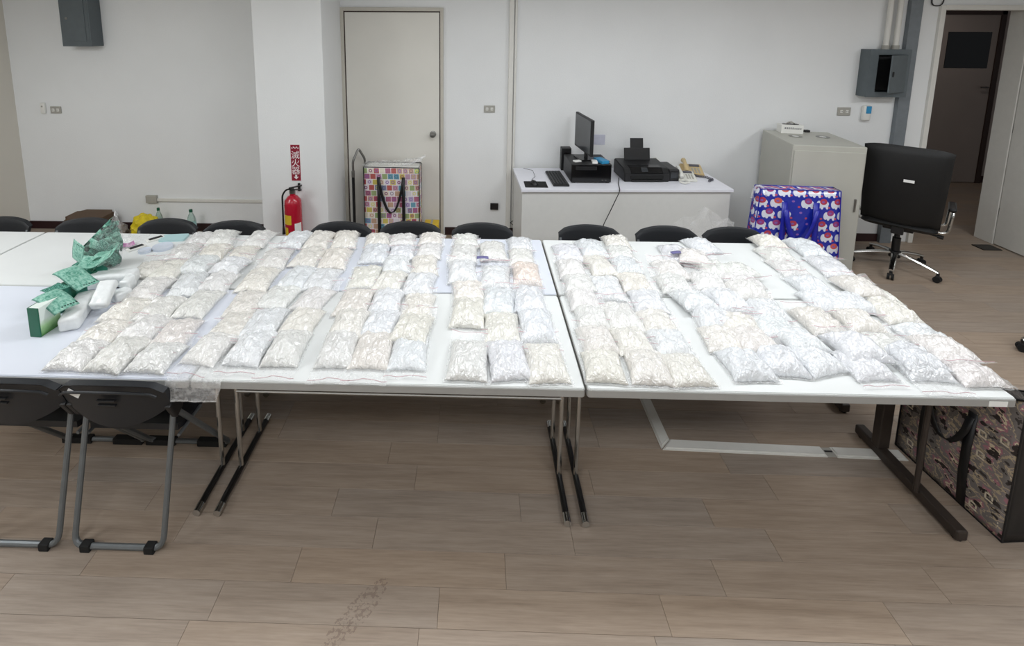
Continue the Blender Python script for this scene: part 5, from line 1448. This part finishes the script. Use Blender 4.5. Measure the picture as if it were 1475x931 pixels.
for ch, z in (('滅', .070), ('火', -.005), ('器', -.080)):
    o = text_mesh('character', ch, .082, M['signwhite'], p_, (0, -.0045, z), (PI / 2, 0, 0)); fold(o)
bm = NB(); prism(bm, [(0, -.160), (.024, -.135), (.009, -.135), (.009, -.115), (-.009, -.115), (-.009, -.135), (-.024, -.135)], -.0052, -.0042, 'y'); fin(bm, 'arrow', M['signwhite'], p_)
for i in range(5):
    bm = NB(); box(bm, (-.028 + i * .014, -.0048, .142 + .008 * (i % 2)), (.009, .001, .012), rot=(0, .5 * (i - 2) * .4, 0)); fin(bm, 'small_mark', M['signwhite'], p_)
bm = NB(); box2(bm, (-2.5 + .355, CYF - .02, .70), (-2.5 + .375, CYF, .775), .003); tag(fin(bm, 'wall_hook', M['blk']), 'short black wall hook under the red extinguisher sign', 'hook')

# ------------------------------------------------------------ things on the floor along the left wall
def bottle(loc, label, s=1.0):
    t = thing('plastic_bottle', label, 'bottle', loc, 0, 'bottles along the left wall')
    bm = NB(); lathe(bm, [(0, 0), (.036 * s, 0), (.042 * s, .012), (.042 * s, .06), (.039 * s, .07), (.042 * s, .08), (.042 * s, .17), (.034 * s, .215), (.016 * s, .26), (.014 * s, .275), (0, .276)], 22); b_ = fin(bm, 'body', M['bottle'], t, True)
    bm = NB(); lathe(bm, [(.0165 * s, .272), (.0165 * s, .297), (.014 * s, .3), (0, .3)], 16); fin(bm, 'cap', M['dkgreen'], t, True)
    bm = NB(); lathe(bm, [(.0425 * s, .09), (.0428 * s, .15)], 22); fin(bm, 'label_band', M['teal'], b_, True)
bottle((-3.50, 3.13, 0), 'taller clear green bottle on the floor by the left wall', 1.1)
bottle((-3.87, 3.16, -.0), 'clear green bottle half hidden beside the yellow bag', .9)
def crumple(name, label, loc, size, mat, seed, cat='plastic bag', rough=.35):
    bm = NB(); bmesh.ops.create_icosphere(bm, subdivisions=4, radius=1.0)
    for v in bm.verts:
        q = v.co * 2.2 + Vector((seed * 5.1, 0, 0))
        r = 1 + rough * noise.noise(q) + rough * .5 * (1 - abs(noise.noise(q * 2.3))) - rough * .25 + rough * .3 * noise.noise(q * 4.5)
        v.co = Vector((v.co.x * size[0] * r, v.co.y * size[1] * r, max(-.98, v.co.z * r) * size[2] + size[2] * .98))
    o = fin(bm, name, mat, None, True, 45); o.location = loc
    return tag(o, label, cat)
crumple('yellow_bag', 'crumpled yellow plastic bag on the floor by the left wall', (-3.96, 3.06, 0), (.13, .10, .125), M['yellow'], 1)
crumple('grey_bag', 'crumpled grey plastic bag beside the yellow one', (-4.24, 3.05, 0), (.08, .08, .085), plain('grey_bag', '#8b8480', .4, var=.2), 2)
t = thing('brown_stool', 'low brown padded stool against the left wall', 'stool', (-4.56, 3.08, 0))
bm = NB(); prism(bm, rrect(-.20, .20, -.14, .14, .06), .16, .25, 'z'); bmesh.ops.bevel(bm, geom=[e for e in bm.edges if abs(e.verts[0].co.z - .25) < 1e-4 and abs(e.verts[1].co.z - .25) < 1e-4], offset=.03, segments=3, affect='EDGES'); fin(bm, 'cushion', M['cartonbrown'], t, True)
for x in (-.15, .15):
    for y in (-.09, .09):
        bm = NB(); tube(bm, [(x, y, 0), (x, y, .17)], .016, 8); fin(bm, 'leg', M['brown'], t, True)
crumple('clear_plastic_bag', 'crumpled clear plastic bag standing on the floor before the desk', (1.52, 2.27, 0), (.22, .13, .32), M['film_thin'], 4, rough=.5)
